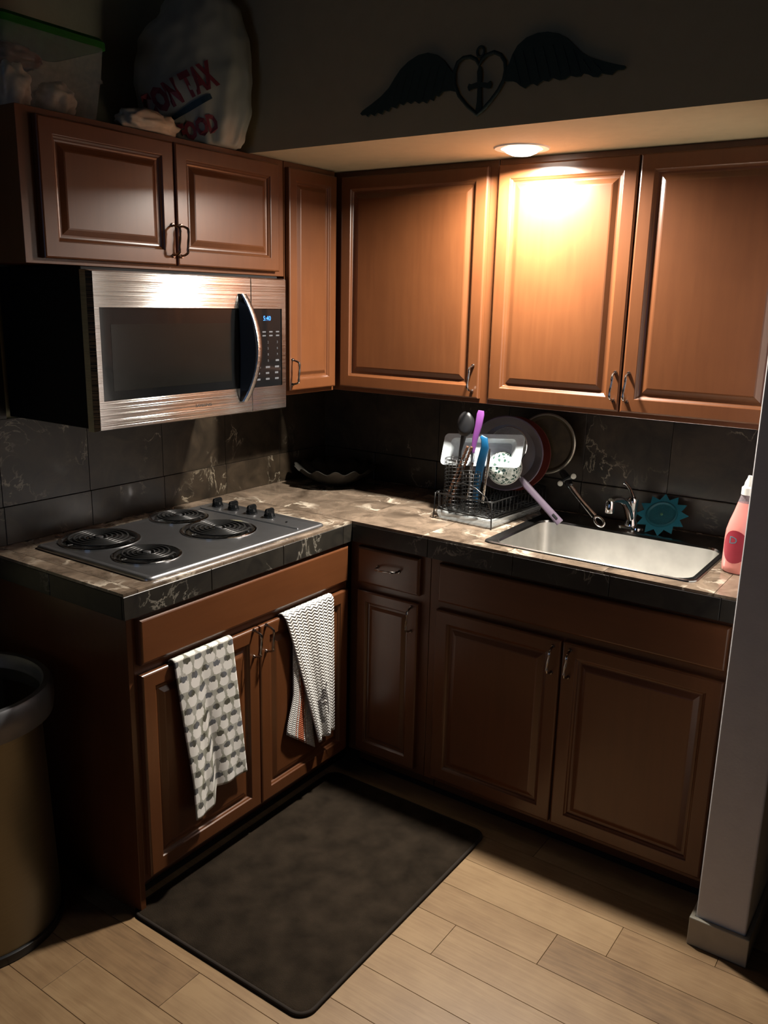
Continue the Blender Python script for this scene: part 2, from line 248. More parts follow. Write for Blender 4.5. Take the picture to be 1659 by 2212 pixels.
# ------------------------------------------------------------------ mesh helpers
ORG = {}
class MB:
    def __init__(s): s.v = []; s.f = []; s.uv = None
    def add(s, vs, fs):
        o = len(s.v); s.v += [Vector(p) for p in vs]; s.f += [tuple(i+o for i in f) for f in fs]; return s
    def box(s, a, b):
        x0, y0, z0 = [min(p, q) for p, q in zip(a, b)]; x1, y1, z1 = [max(p, q) for p, q in zip(a, b)]
        return s.add([(x0, y0, z0), (x1, y0, z0), (x1, y1, z0), (x0, y1, z0), (x0, y0, z1), (x1, y0, z1), (x1, y1, z1), (x0, y1, z1)],
                     [(0, 3, 2, 1), (4, 5, 6, 7), (0, 1, 5, 4), (1, 2, 6, 5), (2, 3, 7, 6), (3, 0, 4, 7)])
    def loops(s, ls, cap0=True, cap1=True):
        n = len(ls[0]); o = len(s.v)
        for l in ls: s.v += [Vector(p) for p in l]
        for k in range(len(ls)-1):
            for i in range(n):
                j = (i+1) % n; s.f.append((o+k*n+i, o+k*n+j, o+(k+1)*n+j, o+(k+1)*n+i))
        if cap0: s.f.append(tuple(o+i for i in reversed(range(n))))
        if cap1: s.f.append(tuple(o+(len(ls)-1)*n+i for i in range(n)))
        return s
    def tube(s, path, r, seg=8, closed=False):
        P = [Vector(p) for p in path]; n = len(P); rs = r if isinstance(r, (list, tuple)) else [r]*n
        ls = []; prev = None
        for i in range(n):
            if closed: t = P[(i+1) % n]-P[i-1]
            else: t = P[min(i+1, n-1)]-P[max(i-1, 0)]
            t.normalize()
            if prev is None:
                a = Vector((0, 0, 1)) if abs(t.z) < .9 else Vector((1, 0, 0)); nrm = (a-t*a.dot(t)).normalized()
            else: nrm = (prev-t*prev.dot(t)).normalized()
            prev = nrm; bn = t.cross(nrm)
            ls.append([P[i]+(nrm*math.cos(q)+bn*math.sin(q))*rs[i] for q in [2*PI*k/seg for k in range(seg)]])
        if closed:
            ls.append(ls[0]); s.loops(ls, False, False)
        else: s.loops(ls)
        return s
    def lathe(s, prof, c, seg=32, mat=None, sx=1, sy=1, cap0=True, cap1=True):
        # prof: (radius, height) ; mat: optional 3x3 orientation
        ls = []
        for r, h in prof:
            l = [Vector((r*sx*math.cos(2*PI*k/seg), r*sy*math.sin(2*PI*k/seg), h)) for k in range(seg)]
            if mat is not None: l = [mat @ p for p in l]
            ls.append([p+Vector(c) for p in l])
        return s.loops(ls, cap0, cap1)
    def prism(s, poly, fn, d0, d1):
        return s.loops([[fn(a, b, d0) for a, b in poly], [fn(a, b, d1) for a, b in poly]])
    def text(s, string, size, fn, d=.0004, center=True, bold=0):
        cu = bpy.data.curves.new('t', 'FONT'); cu.body = string; cu.size = size; cu.align_x = 'CENTER' if center else 'LEFT'; cu.align_y = 'CENTER'; cu.resolution_u = 2; cu.offset = bold
        ob = bpy.data.objects.new('t', cu); C.objects.link(ob); bpy.context.view_layer.update()
        me = ob.to_mesh(); vs = [fn(v.co.x, v.co.y, d) for v in me.vertices]; fs = [tuple(p.vertices) for p in me.polygons]
        s.add(vs, fs); ob.to_mesh_clear(); bpy.data.objects.remove(ob); bpy.data.curves.remove(cu); return s
    def obj(s, name, mat, parent=None, smooth=None, bevel=0, label=None, local=False, seg=2, uv=None, clean=True):
        org = Vector((0, 0, 0))
        if parent is not None and not local: org = ORG.get(parent.name, org)
        me = bpy.data.meshes.new(name); me.from_pydata([tuple(p-org) for p in s.v], [], s.f)
        bm = bmesh.new(); bm.from_mesh(me)
        if uv is not None:
            lay = bm.loops.layers.uv.new('UVMap'); bm.verts.ensure_lookup_table()
            for f in bm.faces:
                for l in f.loops: l[lay].uv = uv[l.vert.index]
        else:
            bmesh.ops.remove_doubles(bm, verts=bm.verts, dist=1e-6)
        if clean: bmesh.ops.recalc_face_normals(bm, faces=bm.faces)
        if bevel:
            ed = [e for e in bm.edges if len(e.link_faces) == 2 and e.calc_face_angle(0) > .6]
            bmesh.ops.bevel(bm, geom=ed, offset=bevel, segments=seg, profile=.5, affect='EDGES', clamp_overlap=True)
        bm.to_mesh(me); bm.free()
        me.materials.append(M_[mat])
        if smooth: 
            me.shade_smooth()
            if smooth != 'all': me.set_sharp_from_angle(angle=math.radians(smooth if smooth > 1 else 40))
        o = bpy.data.objects.new(name, me); C.objects.link(o)
        if parent is not None: o.parent = parent; ORG[o.name] = org if not local else Vector((0, 0, 0))
        if label: o['label'] = label
        return o
def thing(name, label, cat, loc, rotz=0, group=None):
    o = bpy.data.objects.new(name, None); C.objects.link(o); o.location = loc; o.rotation_euler = (0, 0, rotz); o.empty_display_size = .05
    o['label'] = label; o['category'] = cat; ORG[o.name] = Vector(loc)
    if group: o['group'] = group
    return o
def tag(o, label, cat, group=None):
    o['label'] = label; o['category'] = cat
    if group: o['group'] = group
    return o
def setorigin(o, loc):
    loc = Vector(loc); o.data.transform(Matrix.Translation(-loc)); o.location = loc; ORG[o.name] = loc; return o
def struct(mb, name, mat, **kw):
    o = mb.obj(name, mat, **kw); o['kind'] = 'structure'; return o
def rrect(x0, x1, y0, y1, z, r, n=5):
    out = []
    for cx, cy, a0 in ((x1-r, y1-r, 0), (x0+r, y1-r, PI/2), (x0+r, y0+r, PI), (x1-r, y0+r, 3*PI/2)):
        for k in range(n+1):
            a = a0+PI/2*k/n; out.append(Vector((cx+r*math.cos(a), cy+r*math.sin(a), z)))
    return out
def cells(x0, x1, y0, y1, sx, sy, ox, oy, holes):
    """tile rectangles on a grid, each as a list of rectangles once the holes are cut out"""
    out = []
    i0 = math.floor((x0-ox)/sx); i1 = math.ceil((x1-ox)/sx); j0 = math.floor((y0-oy)/sy); j1 = math.ceil((y1-oy)/sy)
    for i in range(i0, i1):
        for j in range(j0, j1):
            R = (max(x0, ox+i*sx), min(x1, ox+(i+1)*sx), max(y0, oy+j*sy), min(y1, oy+(j+1)*sy))
            if R[1]-R[0] < .004 or R[3]-R[2] < .004: continue
            g = .0008; rs = [(R[0]+g, R[1]-g, R[2]+g, R[3]-g)]
            for h in holes:
                nr = []
                for a, b, c, d in rs:
                    if h[0] >= b or h[1] <= a or h[2] >= d or h[3] <= c: nr.append((a, b, c, d)); continue
                    if h[0] > a: nr.append((a, h[0], c, d))
                    if h[1] < b: nr.append((h[1], b, c, d))
                    aa, bb = max(a, h[0]), min(b, h[1])
                    if h[2] > c: nr.append((aa, bb, c, h[2]))
                    if h[3] < d: nr.append((aa, bb, h[3], d))
                rs = nr
            if rs: out.append(rs)
    return out

# ------------------------------------------------------------------ dimensions
DC, ZC, TE, L1 = .6325, .969, .072, 1.596
DU, ZB, ZT, YS = .3265, 1.3706, 2.151, .766
YN, YCL, ZCAB = .6055, 1.584, 1.778
XP0, XP1, YP = 1.912, 2.042, .7495
DF = .629; FF = .610     # door fronts, face frames
def FL(u, v, w): return Vector((w, u, v))     # stove run: u = y, v = z, w = x
def FB(u, v, w): return Vector((u, -w, v))    # sink run: u = x, v = z, w = -y

# ------------------------------------------------------------------ room shell
fl = struct(MB().box((-.1, -6, -.06), (4.6, 0.1, -.006)), 'floor', 'subfloor')
PW = .137
for k in range(-6, 38):
    y1 = -.805-PW*k; y0 = y1-PW
    if y0 < -6 or y1 > .02: 
        if y1 > .02 and y0 > .0: continue
    y1 = min(y1, 0); y0 = max(y0, -6)
    if y1-y0 < .01 or y0 < -2.62: continue
    off = {0: 1.737, 1: 1.597, 2: 1.35, 6: .90, 7: .62, 5: .55, 3: .98, 4: 1.62}.get(k, rnd.uniform(0, 1.2))
    xs = [0]; x = off % 1.22
    while x < 4.6: xs.append(x); x += 1.22
    xs.append(4.6)
    for a, b in zip(xs, xs[1:]):
        if b-a < .02: continue
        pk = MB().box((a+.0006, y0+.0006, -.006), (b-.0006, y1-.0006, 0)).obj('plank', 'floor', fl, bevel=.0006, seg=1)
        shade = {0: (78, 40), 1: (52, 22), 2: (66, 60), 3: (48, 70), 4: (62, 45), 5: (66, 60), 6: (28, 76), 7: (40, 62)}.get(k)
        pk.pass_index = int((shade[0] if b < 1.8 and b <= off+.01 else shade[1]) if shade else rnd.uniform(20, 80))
MB().box((0, -6, -.006), (4.6, -2.6, .004)).obj('bounce_absorber', 'bounce_absorber', fl, label='added dark floor cover that cuts light bounce, beyond the planks')  # put in out of view so floor bounce leaves the shadows dark
struct(MB().box((-.1, -6, 0), (0, .1, 2.95)), 'wall_left', 'wall')
struct(MB().box((0, 0, 0), (4.6, .1, 2.95)), 'wall_back', 'wall')
struct(MB().box((4.6, -6, 0), (4.7, .1, 2.95)), 'wall_right', 'bounce_cut_wall')
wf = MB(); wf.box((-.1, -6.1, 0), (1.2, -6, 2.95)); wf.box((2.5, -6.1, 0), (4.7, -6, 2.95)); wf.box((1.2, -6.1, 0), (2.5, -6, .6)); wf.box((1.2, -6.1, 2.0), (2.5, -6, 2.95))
struct(wf, 'wall_front', 'bounce_cut_wall')
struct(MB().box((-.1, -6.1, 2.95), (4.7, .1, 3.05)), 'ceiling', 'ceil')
# unseen window added behind the camera as a dim bluish fill light
wn = bpy.data.objects.new('added_fill_window', None); C.objects.link(wn); wn['kind'] = 'structure'
MB().box((1.2, -6.08, .6), (2.5, -6.06, 2.0)).obj('fill_window_pane', 'pane', wn)
fr = MB(); fr.box((1.2, -6.06, .6), (1.25, -5.99, 2)); fr.box((2.45, -6.06, .6), (2.5, -5.99, 2)); fr.box((1.25, -6.06, .6), (2.45, -5.99, .65)); fr.box((1.25, -6.06, 1.95), (2.45, -5.99, 2)); fr.box((1.83, -6.06, .65), (1.87, -6.0, 1.95))
fr.obj('fill_window_frame', 'frame', wn, bevel=.003)
# soffit with a round opening for the downlight
def ring_pts(r, z, n=32): return [Vector((LAMP[0]+r*math.cos(2*PI*k/n), LAMP[1]+r*math.sin(2*PI*k/n), z)) for k in range(n)]
so = MB(); n = 32; HR = .072
x0, x1, y0, y1 = LAMP[0]-.2, LAMP[0]+.2, -YS, LAMP[1]+.2
def hole_rings(cx, cy, R_, x0, x1, y0, y1, z, n=36):
    ang = [2*PI*k/n for k in range(n)]+[math.atan2(y-cy, x-cx) % (2*PI) for x in (x0, x1) for y in (y0, y1)]
    ang = sorted(set(round(a, 9) for a in ang)); outer = []; ring = []
    for a in ang:
        c_, s_ = math.cos(a), math.sin(a)
        tx = (x1-cx)/c_ if c_ > 1e-6 else ((x0-cx)/c_ if c_ < -1e-6 else 1e9); ty = (y1-cy)/s_ if s_ > 1e-6 else ((y0-cy)/s_ if s_ < -1e-6 else 1e9)
        t_ = min(tx, ty); outer.append(Vector((cx+c_*t_, cy+s_*t_, z))); ring.append(Vector((cx+R_*c_, cy+R_*s_, z)))
    return outer, ring
sq, ci = hole_rings(LAMP[0], LAMP[1], HR, x0, x1, y0, y1, ZT)
so.loops([sq, ci, [p+Vector((0, 0, .14)) for p in ci]], False, True)
XE = 4.6
so.add([(0, y0, ZT), (x0, y0, ZT), (x0, 0, ZT), (0, 0, ZT), (x1, y0, ZT), (XE, y0, ZT), (XE, 0, ZT), (x1, 0, ZT), (x0, y1, ZT), (x1, y1, ZT)],
       [(0, 1, 2, 3), (4, 5, 6, 7), (8, 9, 7, 2)])
rr = .012
so.loops([[Vector((a, -YS, ZT)) for a in (0, XE)]+[Vector((a, -YS, 2.95)) for a in (XE, 0)]], True, False)
so.add([(0, 0, ZT+.2), (0, 0, 2.95), (XE, 0, 2.95), (XE, 0, ZT+.2)], [(0, 1, 2, 3)])
struct(so, 'wall_soffit', 'soffit', clean=False)
# short wall that closes the sink run
struct(MB().box((XP0, -YP, 0), (XP1, 0, ZT)), 'wall_stub', 'stub', bevel=.006, seg=3)
bb = MB(); pr = [(XP0-.013, -YP-.013), (XP1+.013, -YP-.013), (XP1+.013, -.0), (XP1, -.0), (XP1, -YP), (XP0, -YP), (XP0, -.64), (XP0-.013, -.64)]
bb.prism(pr, lambda a, b, d: Vector((a, b, d)), 0, .086)
struct(bb, 'baseboard_stub', 'base', bevel=.003)
struct(MB().box((XP1+.013, -.012, 0), (4.6, 0, .086)), 'baseboard_back', 'base', bevel=.003)

# ------------------------------------------------------------------ recessed downlight
t = thing('recessed_downlight', 'bright round recessed downlight in the soffit underside, the only lit lamp', 'ceiling light', (LAMP[0], LAMP[1], ZT))
MB().lathe([(.060, .0), (.061, -.004), (.080, -.004), (.083, 0)], LAMP, 40, cap0=False, cap1=False).obj('trim_ring', 'trimw', t, smooth=True)
MB().lathe([(.060, 0), (.058, .02), (.05, .05)], LAMP, 40, cap0=False, cap1=False).obj('reflector', 'trimw', t, smooth=True, label='white reflector cone')
MB().lathe([(.010, -.0225), (.030, -.0200), (.046, -.013), (.056, -.003), (.0595, .006), (.0595, .018)], LAMP, 40).obj('lens', 'lens', t, smooth=True, label='glowing lamp face')

# ------------------------------------------------------------------ cabinets
def panel(frame, u0, u1, v0, v1, w0, prof):
    mb = MB(); ls = []
    for ins, d in prof:
        ls.append([frame(u0+ins, v0+ins, w0+d), frame(u1-ins, v0+ins, w0+d), frame(u1-ins, v1-ins, w0+d), frame(u0+ins, v1-ins, w0+d)])
    return mb.loops(ls)
RAISED = [(0, 0), (0, .015), (.0018, .0175), (.005, .019), (.041, .019), (.0425, .0185), (.045, .0150), (.049, .0125), (.052, .0085), (.056, .0078), (.060, .0082), (.074, .0150), (.078, .0158)]
NARROW = [(0, 0), (0, .015), (.0018, .0175), (.005, .019), (.036, .019), (.0375, .0185), (.040, .0150), (.043, .0125), (.045, .0085), (.049, .0078), (.052, .0082), (.062, .0150), (.065, .0158)]
SLAB = [(0, 0), (0, .012), (.002, .0155), (.005, .0178), (.008, .019)]
def handle(frame, u, v, w0, vert, parent, name='handle'):
    # arched cabinet pull: two feet, slim bar swelling towards two ridges
    mb = MB(); Lh = .086; pts = []; rs = []
    for k in range(25):
        s = k/24; a = (s-.5)*Lh
        e = min(s, 1-s)
        d = .030*min(1, (e/.10)**.6) if e < .10 else .030+.002*math.sin(PI*s)
        aa = a if e > .1 else a*(1-.0*e)
        wob = .0022*math.sin((s-.5)*2*PI*1.0)
        pts.append((aa, wob, d)); rs.append(.0046 if (abs(s-.22) < .03 or abs(s-.78) < .03) else .0033+.0007*math.cos((s-.5)*PI*3)**2)
    P = [frame(u+q[1], v+q[0], w0+q[2]) if vert else frame(u+q[0], v+q[1], w0+q[2]) for q in pts]
    mb.tube(P, rs, 8)
    for sgn in (-.5, .5):
        a = frame(u, v+sgn*Lh, w0) if vert else frame(u+sgn*Lh, v, w0)
        b = frame(u, v+sgn*Lh, w0+.006) if vert else frame(u+sgn*Lh, v, w0+.006)
        mb.tube([a, b], [.0062, .0045], 10)
    return mb.obj(name, 'pewter', parent, smooth=True, label='small pewter pull')
def faceframe(mb, frame, rects, w0, w1):
    for a, b, c, d in rects: mb.box(frame(a, c, w0), frame(b, d, w1))
def carcass(frame, u0, u1, v0, v1, w0, w1, opens, parent, toe=0, name='body', fw_=.019, side_in=0):
    """closed box behind a face frame; opens = list of door areas (dark gaps stay recessed)"""
    mb = MB(); mb.box(frame(u0, v0+toe, w0), frame(u1, v1, w1-.019))
    if toe: mb.box(frame(u0+side_in, v0, w0), frame(u1, v0+toe, w1-.075))
    return mb.obj(name, 'cab', parent)
# --- upper cabinet over the microwave
GAP = .0015
t = thing('wall_cabinet', 'wide two-door cabinet hanging above the microwave', 'cabinet', (0, -YCL, ZCAB))
mb = MB().box((.002, -YCL, ZCAB), (DU-.019-GAP, -YN-.003, ZT-.0005)); mb.obj('body', 'cab', t, bevel=.001, seg=1)
for a, b in ((-1.540, -1.1035), (-1.0975, -.650)):
    d = panel(FL, a, b, ZCAB+.014, ZT-.018, DU-.019, RAISED).obj('door', 'cab', t)
    hu = -1.118 if b < -1.1 else -1.086
    handle(FL, hu, 1.862, DU, True, d)
# --- narrow corner cabinet on the stove wall
t = thing('wall_cabinet', 'narrow single-door cabinet in the corner right of the microwave', 'cabinet', (0, -YN, ZB))
MB().box((.002, -YN, ZB), (DU-.019-GAP, -DU-.003, ZT-.0005)).obj('body', 'cab', t, bevel=.001, seg=1)
d = panel(FL, -.600, -.340, ZB+.017, ZT-.02, DU-.019, NARROW).obj('door', 'cab', t)
handle(FL, -.588, 1.453, DU, True, d)
# --- blind corner cabinet on the sink wall
t = thing('wall_cabinet', 'single-door corner cabinet on the sink wall, left of the lamp-lit doors', 'cabinet', (0, 0, ZB))
MB().box((.002, -(DU-.019-GAP), ZB), (.957, -.002, ZT-.0005)).obj('body', 'cab', t, bevel=.001, seg=1)
d = panel(FB, .333, .928, ZB+.017, ZT-.02, DU-.019, RAISED).obj('door', 'cab', t)
handle(FB, .906, 1.455, DU, True, d)
# --- double cabinet over the sink
t = thing('wall_cabinet', 'two-door cabinet over the sink, its left door washed white by the lamp', 'cabinet', (.957, 0, ZB))
MB().box((.959, -(DU-.019-GAP), ZB), (XP0-.002, -.002, ZT-.0005)).obj('body', 'cab', t, bevel=.001, seg=1)
for a, b, hu in ((.966, 1.4195, 1.403), (1.4255, 1.885, 1.445)):
    d = panel(FB, a, b, ZB+.017, ZT-.02, DU-.019, RAISED).obj('door', 'cab', t)
    handle(FB, hu, 1.464, DU, True, d)
# --- base cabinet under the cooktop
TOE = .095; ZK = ZC-TE-.003
t = thing('base_cabinet', 'two-door base cabinet under the cooktop with tea towels over its doors', 'cabinet', (0, -1.576, 0))
mb = MB().box((.002, -1.574, 0), (FF-.001, -1.556, ZK)); mb.box((.002, -1.556, TOE), (FF-.001, -.6315, ZK)); mb.box((.002, -1.556, 0), (.535, -.6315, TOE))
mb.obj('body', 'cab', t, bevel=.0008, seg=1)
panel(FL, -1.5462, -.6442, .754, .884, FF, SLAB).obj('false_drawer_front', 'cabh', t)
for a, b, hu in ((-1.5462, -1.0975, -1.1225), (-1.0925, -.6442, -1.0675)):
    d = panel(FL, a, b, .115, .726, FF, RAISED).obj('door', 'cab', t)
    handle(FL, hu, .680, DF, True, d)
# --- narrow drawer base in the corner
t = thing('base_cabinet', 'narrow base cabinet in the corner with one drawer above one door', 'cabinet', (.632, 0, 0))
mb = MB().box((.002, -FF+.001, TOE), (.940, -.002, ZK)); mb.box((.55, -.535, 0), (.940, -.002, TOE))
# leave room for the stove-side cabinet: start at its face
mb = MB().box((.6125, -FF+.001, TOE), (.940, -.002, ZK)); mb.box((.6125, -.535, 0), (.940, -.002, TOE))
mb.obj('body', 'cab', t, bevel=.0008, seg=1)
d = panel(FB, .653, .907, .754, .884, FF, SLAB).obj('drawer', 'cabh', t)
handle(FB, .786, .826, DF, False, d)
d = panel(FB, .653, .905, .115, .726, FF, NARROW).obj('door', 'cab', t)
handle(FB, .882, .670, DF, True, d)
# --- sink base
t = thing('base_cabinet', 'wide two-door base cabinet under the sink with a long plain panel', 'cabinet', (.9415, 0, 0))
mb = MB().box((.942, -FF+.001, TOE), (XP0-.002, -.57, ZK)); mb.box((.942, -.57, TOE), (XP0-.002, -.002, .72)); mb.box((.942, -.535, 0), (XP0-.002, -.002, TOE))
mb.obj('body', 'cab', t, bevel=.0008, seg=1)
panel(FB, .980, 1.885, .754, .884, FF, SLAB).obj('false_drawer_front', 'cabh', t)
for a, b, hu in ((.9755, 1.4165, 1.392), (1.4225, 1.885, 1.447)):
    d = panel(FB, a, b, .115, .726, FF, RAISED).obj('door', 'cab', t)
    handle(FB, hu, .662, DF, True, d)
# quarter-round strips at the toe kick
for nm, a, b in (('trim_1', (.6125, -.540, 0), (XP0-.0135, -.5355, .018)), ('trim_2', (.5355, -1.55, 0), (.5400, -.541, .018))):
    struct(MB().box(a, b), nm, 'black')

# ------------------------------------------------------------------ tiled worktop and backsplash
SINKH = (1.118, 1.752, -.568, -.066); COOKH = (.125, .578, -1.468, -.768)
ct = thing('countertop', 'brown marble-tiled L-shaped worktop with a thick dark tiled edge', 'countertop', (0, 0, ZC-.02))
HB = (1.112, 1.758, -.574, -.060); HC = (.119, .584, -1.474, -.762)
mb = MB()
for rs in cells(.002, DC-.010, -L1+.010, -DC, 9, 9, -1, -10, [HC]) + cells(.002, XP0-.003, -DC+.010, -.002, 9, 9, -1, -10, [HB]):
    for a, b, c, d in rs: mb.box((a, c, ZC-.030), (b, d, ZC-.0085))
mb.obj('substrate', 'subfloor', ct)
T = .305
for rs in cells(.002, DC-.001, -L1+.001, -DC, T, T, DC-2*T-.02, -DC-.0, [HC]) + cells(.002, XP0-.003, -DC+.001, -.012, T, T, DC-2*T-.02, -DC, [HB]):
    mb = MB()
    for a, b, c, d in rs: mb.box((a, c, ZC-.0083), (b, d, ZC))
    mb.obj('tile', 'counter', ct)
def edge_run(p0, p1, nrm):
    p0, p1, nrm = Vector(p0), Vector(p1), Vector(nrm); Lr = (p1-p0).length; d = (p1-p0).normalized(); x = 0
    k = 0
    while x < Lr-.01:
        e = min(x+T, Lr); a = p0+d*(x+.0006); b = p0+d*(e-.0006)
        MB().box(a-nrm*.008, Vector((b.x, b.y, ZC-.0086))).obj('edge_tile', 'edge', ct, bevel=.0012, seg=1)
        x = e
Z0 = ZC-TE
edge_run((DC-.0005, -L1, Z0), (DC-.0005, -DC+.0005, Z0), (1, 0, 0))
edge_run((DC, -DC, Z0), (XP0-.003, -DC, Z0), (0, -1, 0))
edge_run((DC-.009, -L1+.0005, Z0), (.002, -L1+.0005, Z0), (0, -1, 0))
bs = thing('backsplash', 'dark marble tiles on the wall between worktop and wall cabinets', 'backsplash', (0, 0, ZC))
SH = ZC+.116
for a in range(7):       # sink wall
    x0_ = max(.0, a*T-.02+.0); x1_ = min(XP0-.003, (a+1)*T-.02)
    MB().box((x0_+.0175 if a == 0 else x0_+.0008, -.0165, ZC+.0008), (x1_-.0008, -.0005, SH)).obj('strip_tile', 'splash', bs, bevel=.0025)
    MB().box((x0_+.0095 if a == 0 else x0_+.0008, -.0085, SH+.001), (x1_-.0008, -.0005, ZB-.001)).obj('wall_tile', 'splash', bs, bevel=.0006, seg=1)
for a in range(6):       # stove wall
    y1_ = -(a*T); y0_ = max(-L1, -((a+1)*T))
    if y1_ <= -L1: break
    MB().box((.0005, y0_+.0006, ZC+.0008), (.0125, y1_-.0006, SH)).obj('strip_tile', 'splash', bs, bevel=.001, seg=1)
    MB().box((.0005, y0_+.0008, SH+.001), (.0085, y1_-(.0095 if a == 0 else .0008), 1.345)).obj('wall_tile', 'splash', bs, bevel=.0006, seg=1)
MB().box((.0005, -L1, 1.346), (.0085, -1.4905, 1.776)).obj('wall_tile', 'splash', bs)

# ------------------------------------------------------------------ microwave
XM, MY0, MY1, MZ0, MZ1 = .418, -1.486, -.723, 1.3466, 1.7665
t = thing('microwave', 'stainless over-the-range microwave with black glass door hung above the cooktop', 'microwave', (0, MY0, MZ0))
mb = MB().box((.012, MY0+.004, MZ0+.006), (XM-.035, MY1-.004, MZ1+.008)); mb.obj('body', 'blackm', t, bevel=.003)
# stainless door front: frame around the window, bevelled left end
def front(y0, y1, holes, name, lab=None):
    ys = sorted({y0, y1, *[h[0] for h in holes], *[h[1] for h in holes]}); zs = sorted({MZ0, MZ1, *[h[2] for h in holes], *[h[3] for h in holes]})
    mb = MB()
    h = holes[0]
    out0 = [(y0, MZ0), (y1, MZ0), (y1, MZ1), (y0, MZ1)]; inn = [(h[0], h[2]), (h[1], h[2]), (h[1], h[3]), (h[0], h[3])]
    bev = .014
    def P(l, x): return [FL(a, b, x) for a, b in l]
    o1 = [(y0+(bev if y0 == MY0 else .0015), MZ0+.004), (y1-(.004 if y1 == MY1 else .0015), MZ0+.004), (y1-(.004 if y1 == MY1 else .0015), MZ1-.004), (y0+(bev if y0 == MY0 else .0015), MZ1-.004)]
    mb.loops([P(out0, XM-.034), P(out0, XM-.008 if y0 != MY0 else XM-.010), P(o1, XM), P(inn, XM), P(inn, XM-.006)], False, False)
    return mb.obj(name, 'steel', t, label=lab)
door = front(MY0, -.8895, [(-1.457, -.9155, 1.427, 1.672)], 'door', 'stainless door with black window')
MB().box(FL(-1.457, 1.427, XM-.02), FL(-.9155, 1.672, XM-.0045)).obj('window', 'glassb', door, bevel=.001, seg=1, label='black glass window')
MB().box(FL(-1.420, 1.452, XM-.0045), FL(-.975, 1.628, XM-.0040)).obj('screen', 'mesh', door)
side = front(-.8885, MY1, [(-.880, -.7455, 1.425, 1.672)], 'control_surround')
cp = MB().box(FL(-.880, 1.425, XM-.02), FL(-.7455, 1.672, XM-.003)).obj('control_panel', 'glassb', t, bevel=.001, seg=1, label='black glass control panel')
mk = MB()
for r, c, z in [(0, 4, 1.600), (1, 4, 1.588)]:
    for k in range(4): mk.box(FL(-.868+.032*k, z-.003, XM-.003), FL(-.868+.032*k+.016, z+.0015, XM-.0027))
for i, row in enumerate(['1 2 3', '4 5 6', '7 8 9', 'x 0 x']):
    for k, chx in enumerate(row.split()):
        if chx == 'x': mk.box(FL(-.862+.044*k, 1.566-.0195*i-.003, XM-.003), FL(-.846+.044*k, 1.566-.0195*i+.003, XM-.0027))
        else: mk.text(chx, .011, lambda a, b, d, k=k, i=i: FL(-.854+.044*k+a, 1.566-.0195*i+b, XM-.0028+d))
for k, (wd, z) in enumerate([(.020, 1.487), (.016, 1.468), (.018, 1.449)]):
    for q in range(3): mk.box(FL(-.866+.044*q, z-.003, XM-.003), FL(-.866+.044*q+wd, z+.003, XM-.0027))
mk.obj('keypad_print', 'keys', cp)
MB().text('5:40', .021, lambda a, b, d: FL(-.814+a, 1.641+b, XM-.0026+d)).obj('clock_display', 'clock', cp, label='blue lit clock digits 5:40')
MB().text('SAMSUNG', .0125, lambda a, b, d: FL(-1.10+a*1.15, 1.3875+b, XM+.0002+d)).obj('logo', 'logo', door, label='dark lettering under the window')
# curved handle: black fin with chrome outer band
hb, hc = MB(), MB(); ls1, ls2 = [], []
for k in range(17):
    s = k/16; z = 1.386+.330*s; bow = math.sin(PI*s)**.8*.046+.006
    yc = -.934+.016*math.sin(PI*s); wd = .013+.008*math.sin(PI*s)
    ls1.append([FL(yc-wd, z, XM), FL(yc+wd*.55, z, XM), FL(yc+wd*.7, z, XM+bow), FL(yc-wd*.3, z, XM+bow)])
    y_, w_ = yc+wd*.30, XM+bow
    ls2.append([FL(y_-.010, z, w_-.002), FL(y_+.011, z, w_-.002), FL(y_+.010, z, w_+.004), FL(y_+.004, z, w_+.007), FL(y_-.008, z, w_+.005)])
hb.loops(ls1); hc.loops(ls2)
ho = hb.obj('handle', 'black', door, smooth=60, label='curved black handle grip')
hc.obj('handle_band', 'steel', ho, smooth=50, label='polished steel band on the handle')

# ------------------------------------------------------------------ cooktop
CX0, CX1, CY0, CY1 = .100, .604, -1.493, -.743; ZK1 = ZC+.0010
t = thing('cooktop', 'stainless electric cooktop with four black coil burners and four knobs', 'cooktop', ((CX0+CX1)/2, (CY0+CY1)/2, ZC))
BUR = [(.190, -1.330, .098, 5), (.385, -1.020, .098, 5), (.165, -.990, .076, 4), (.425, -1.345, .076, 4)]
pl = MB()
def quadring(cx, cy, R, x0, x1, y0, y1, z):
    outer, ring = hole_rings(cx, cy, R, x0, x1, y0, y1, z)
    pl.loops([outer, ring, [p-Vector((0, 0, .004)) for p in ring]], False, False)
ZP = ZC+.0105
A = .026; xm = .292; ym = -1.19; yd = -.855
quadring(BUR[0][0], BUR[0][1], .116, CX0+A, .298, CY0+A, -1.20, ZP-.003)
quadring(BUR[3][0], BUR[3][1], .093, .298, CX1-A, CY0+A, -1.20, ZP-.003)
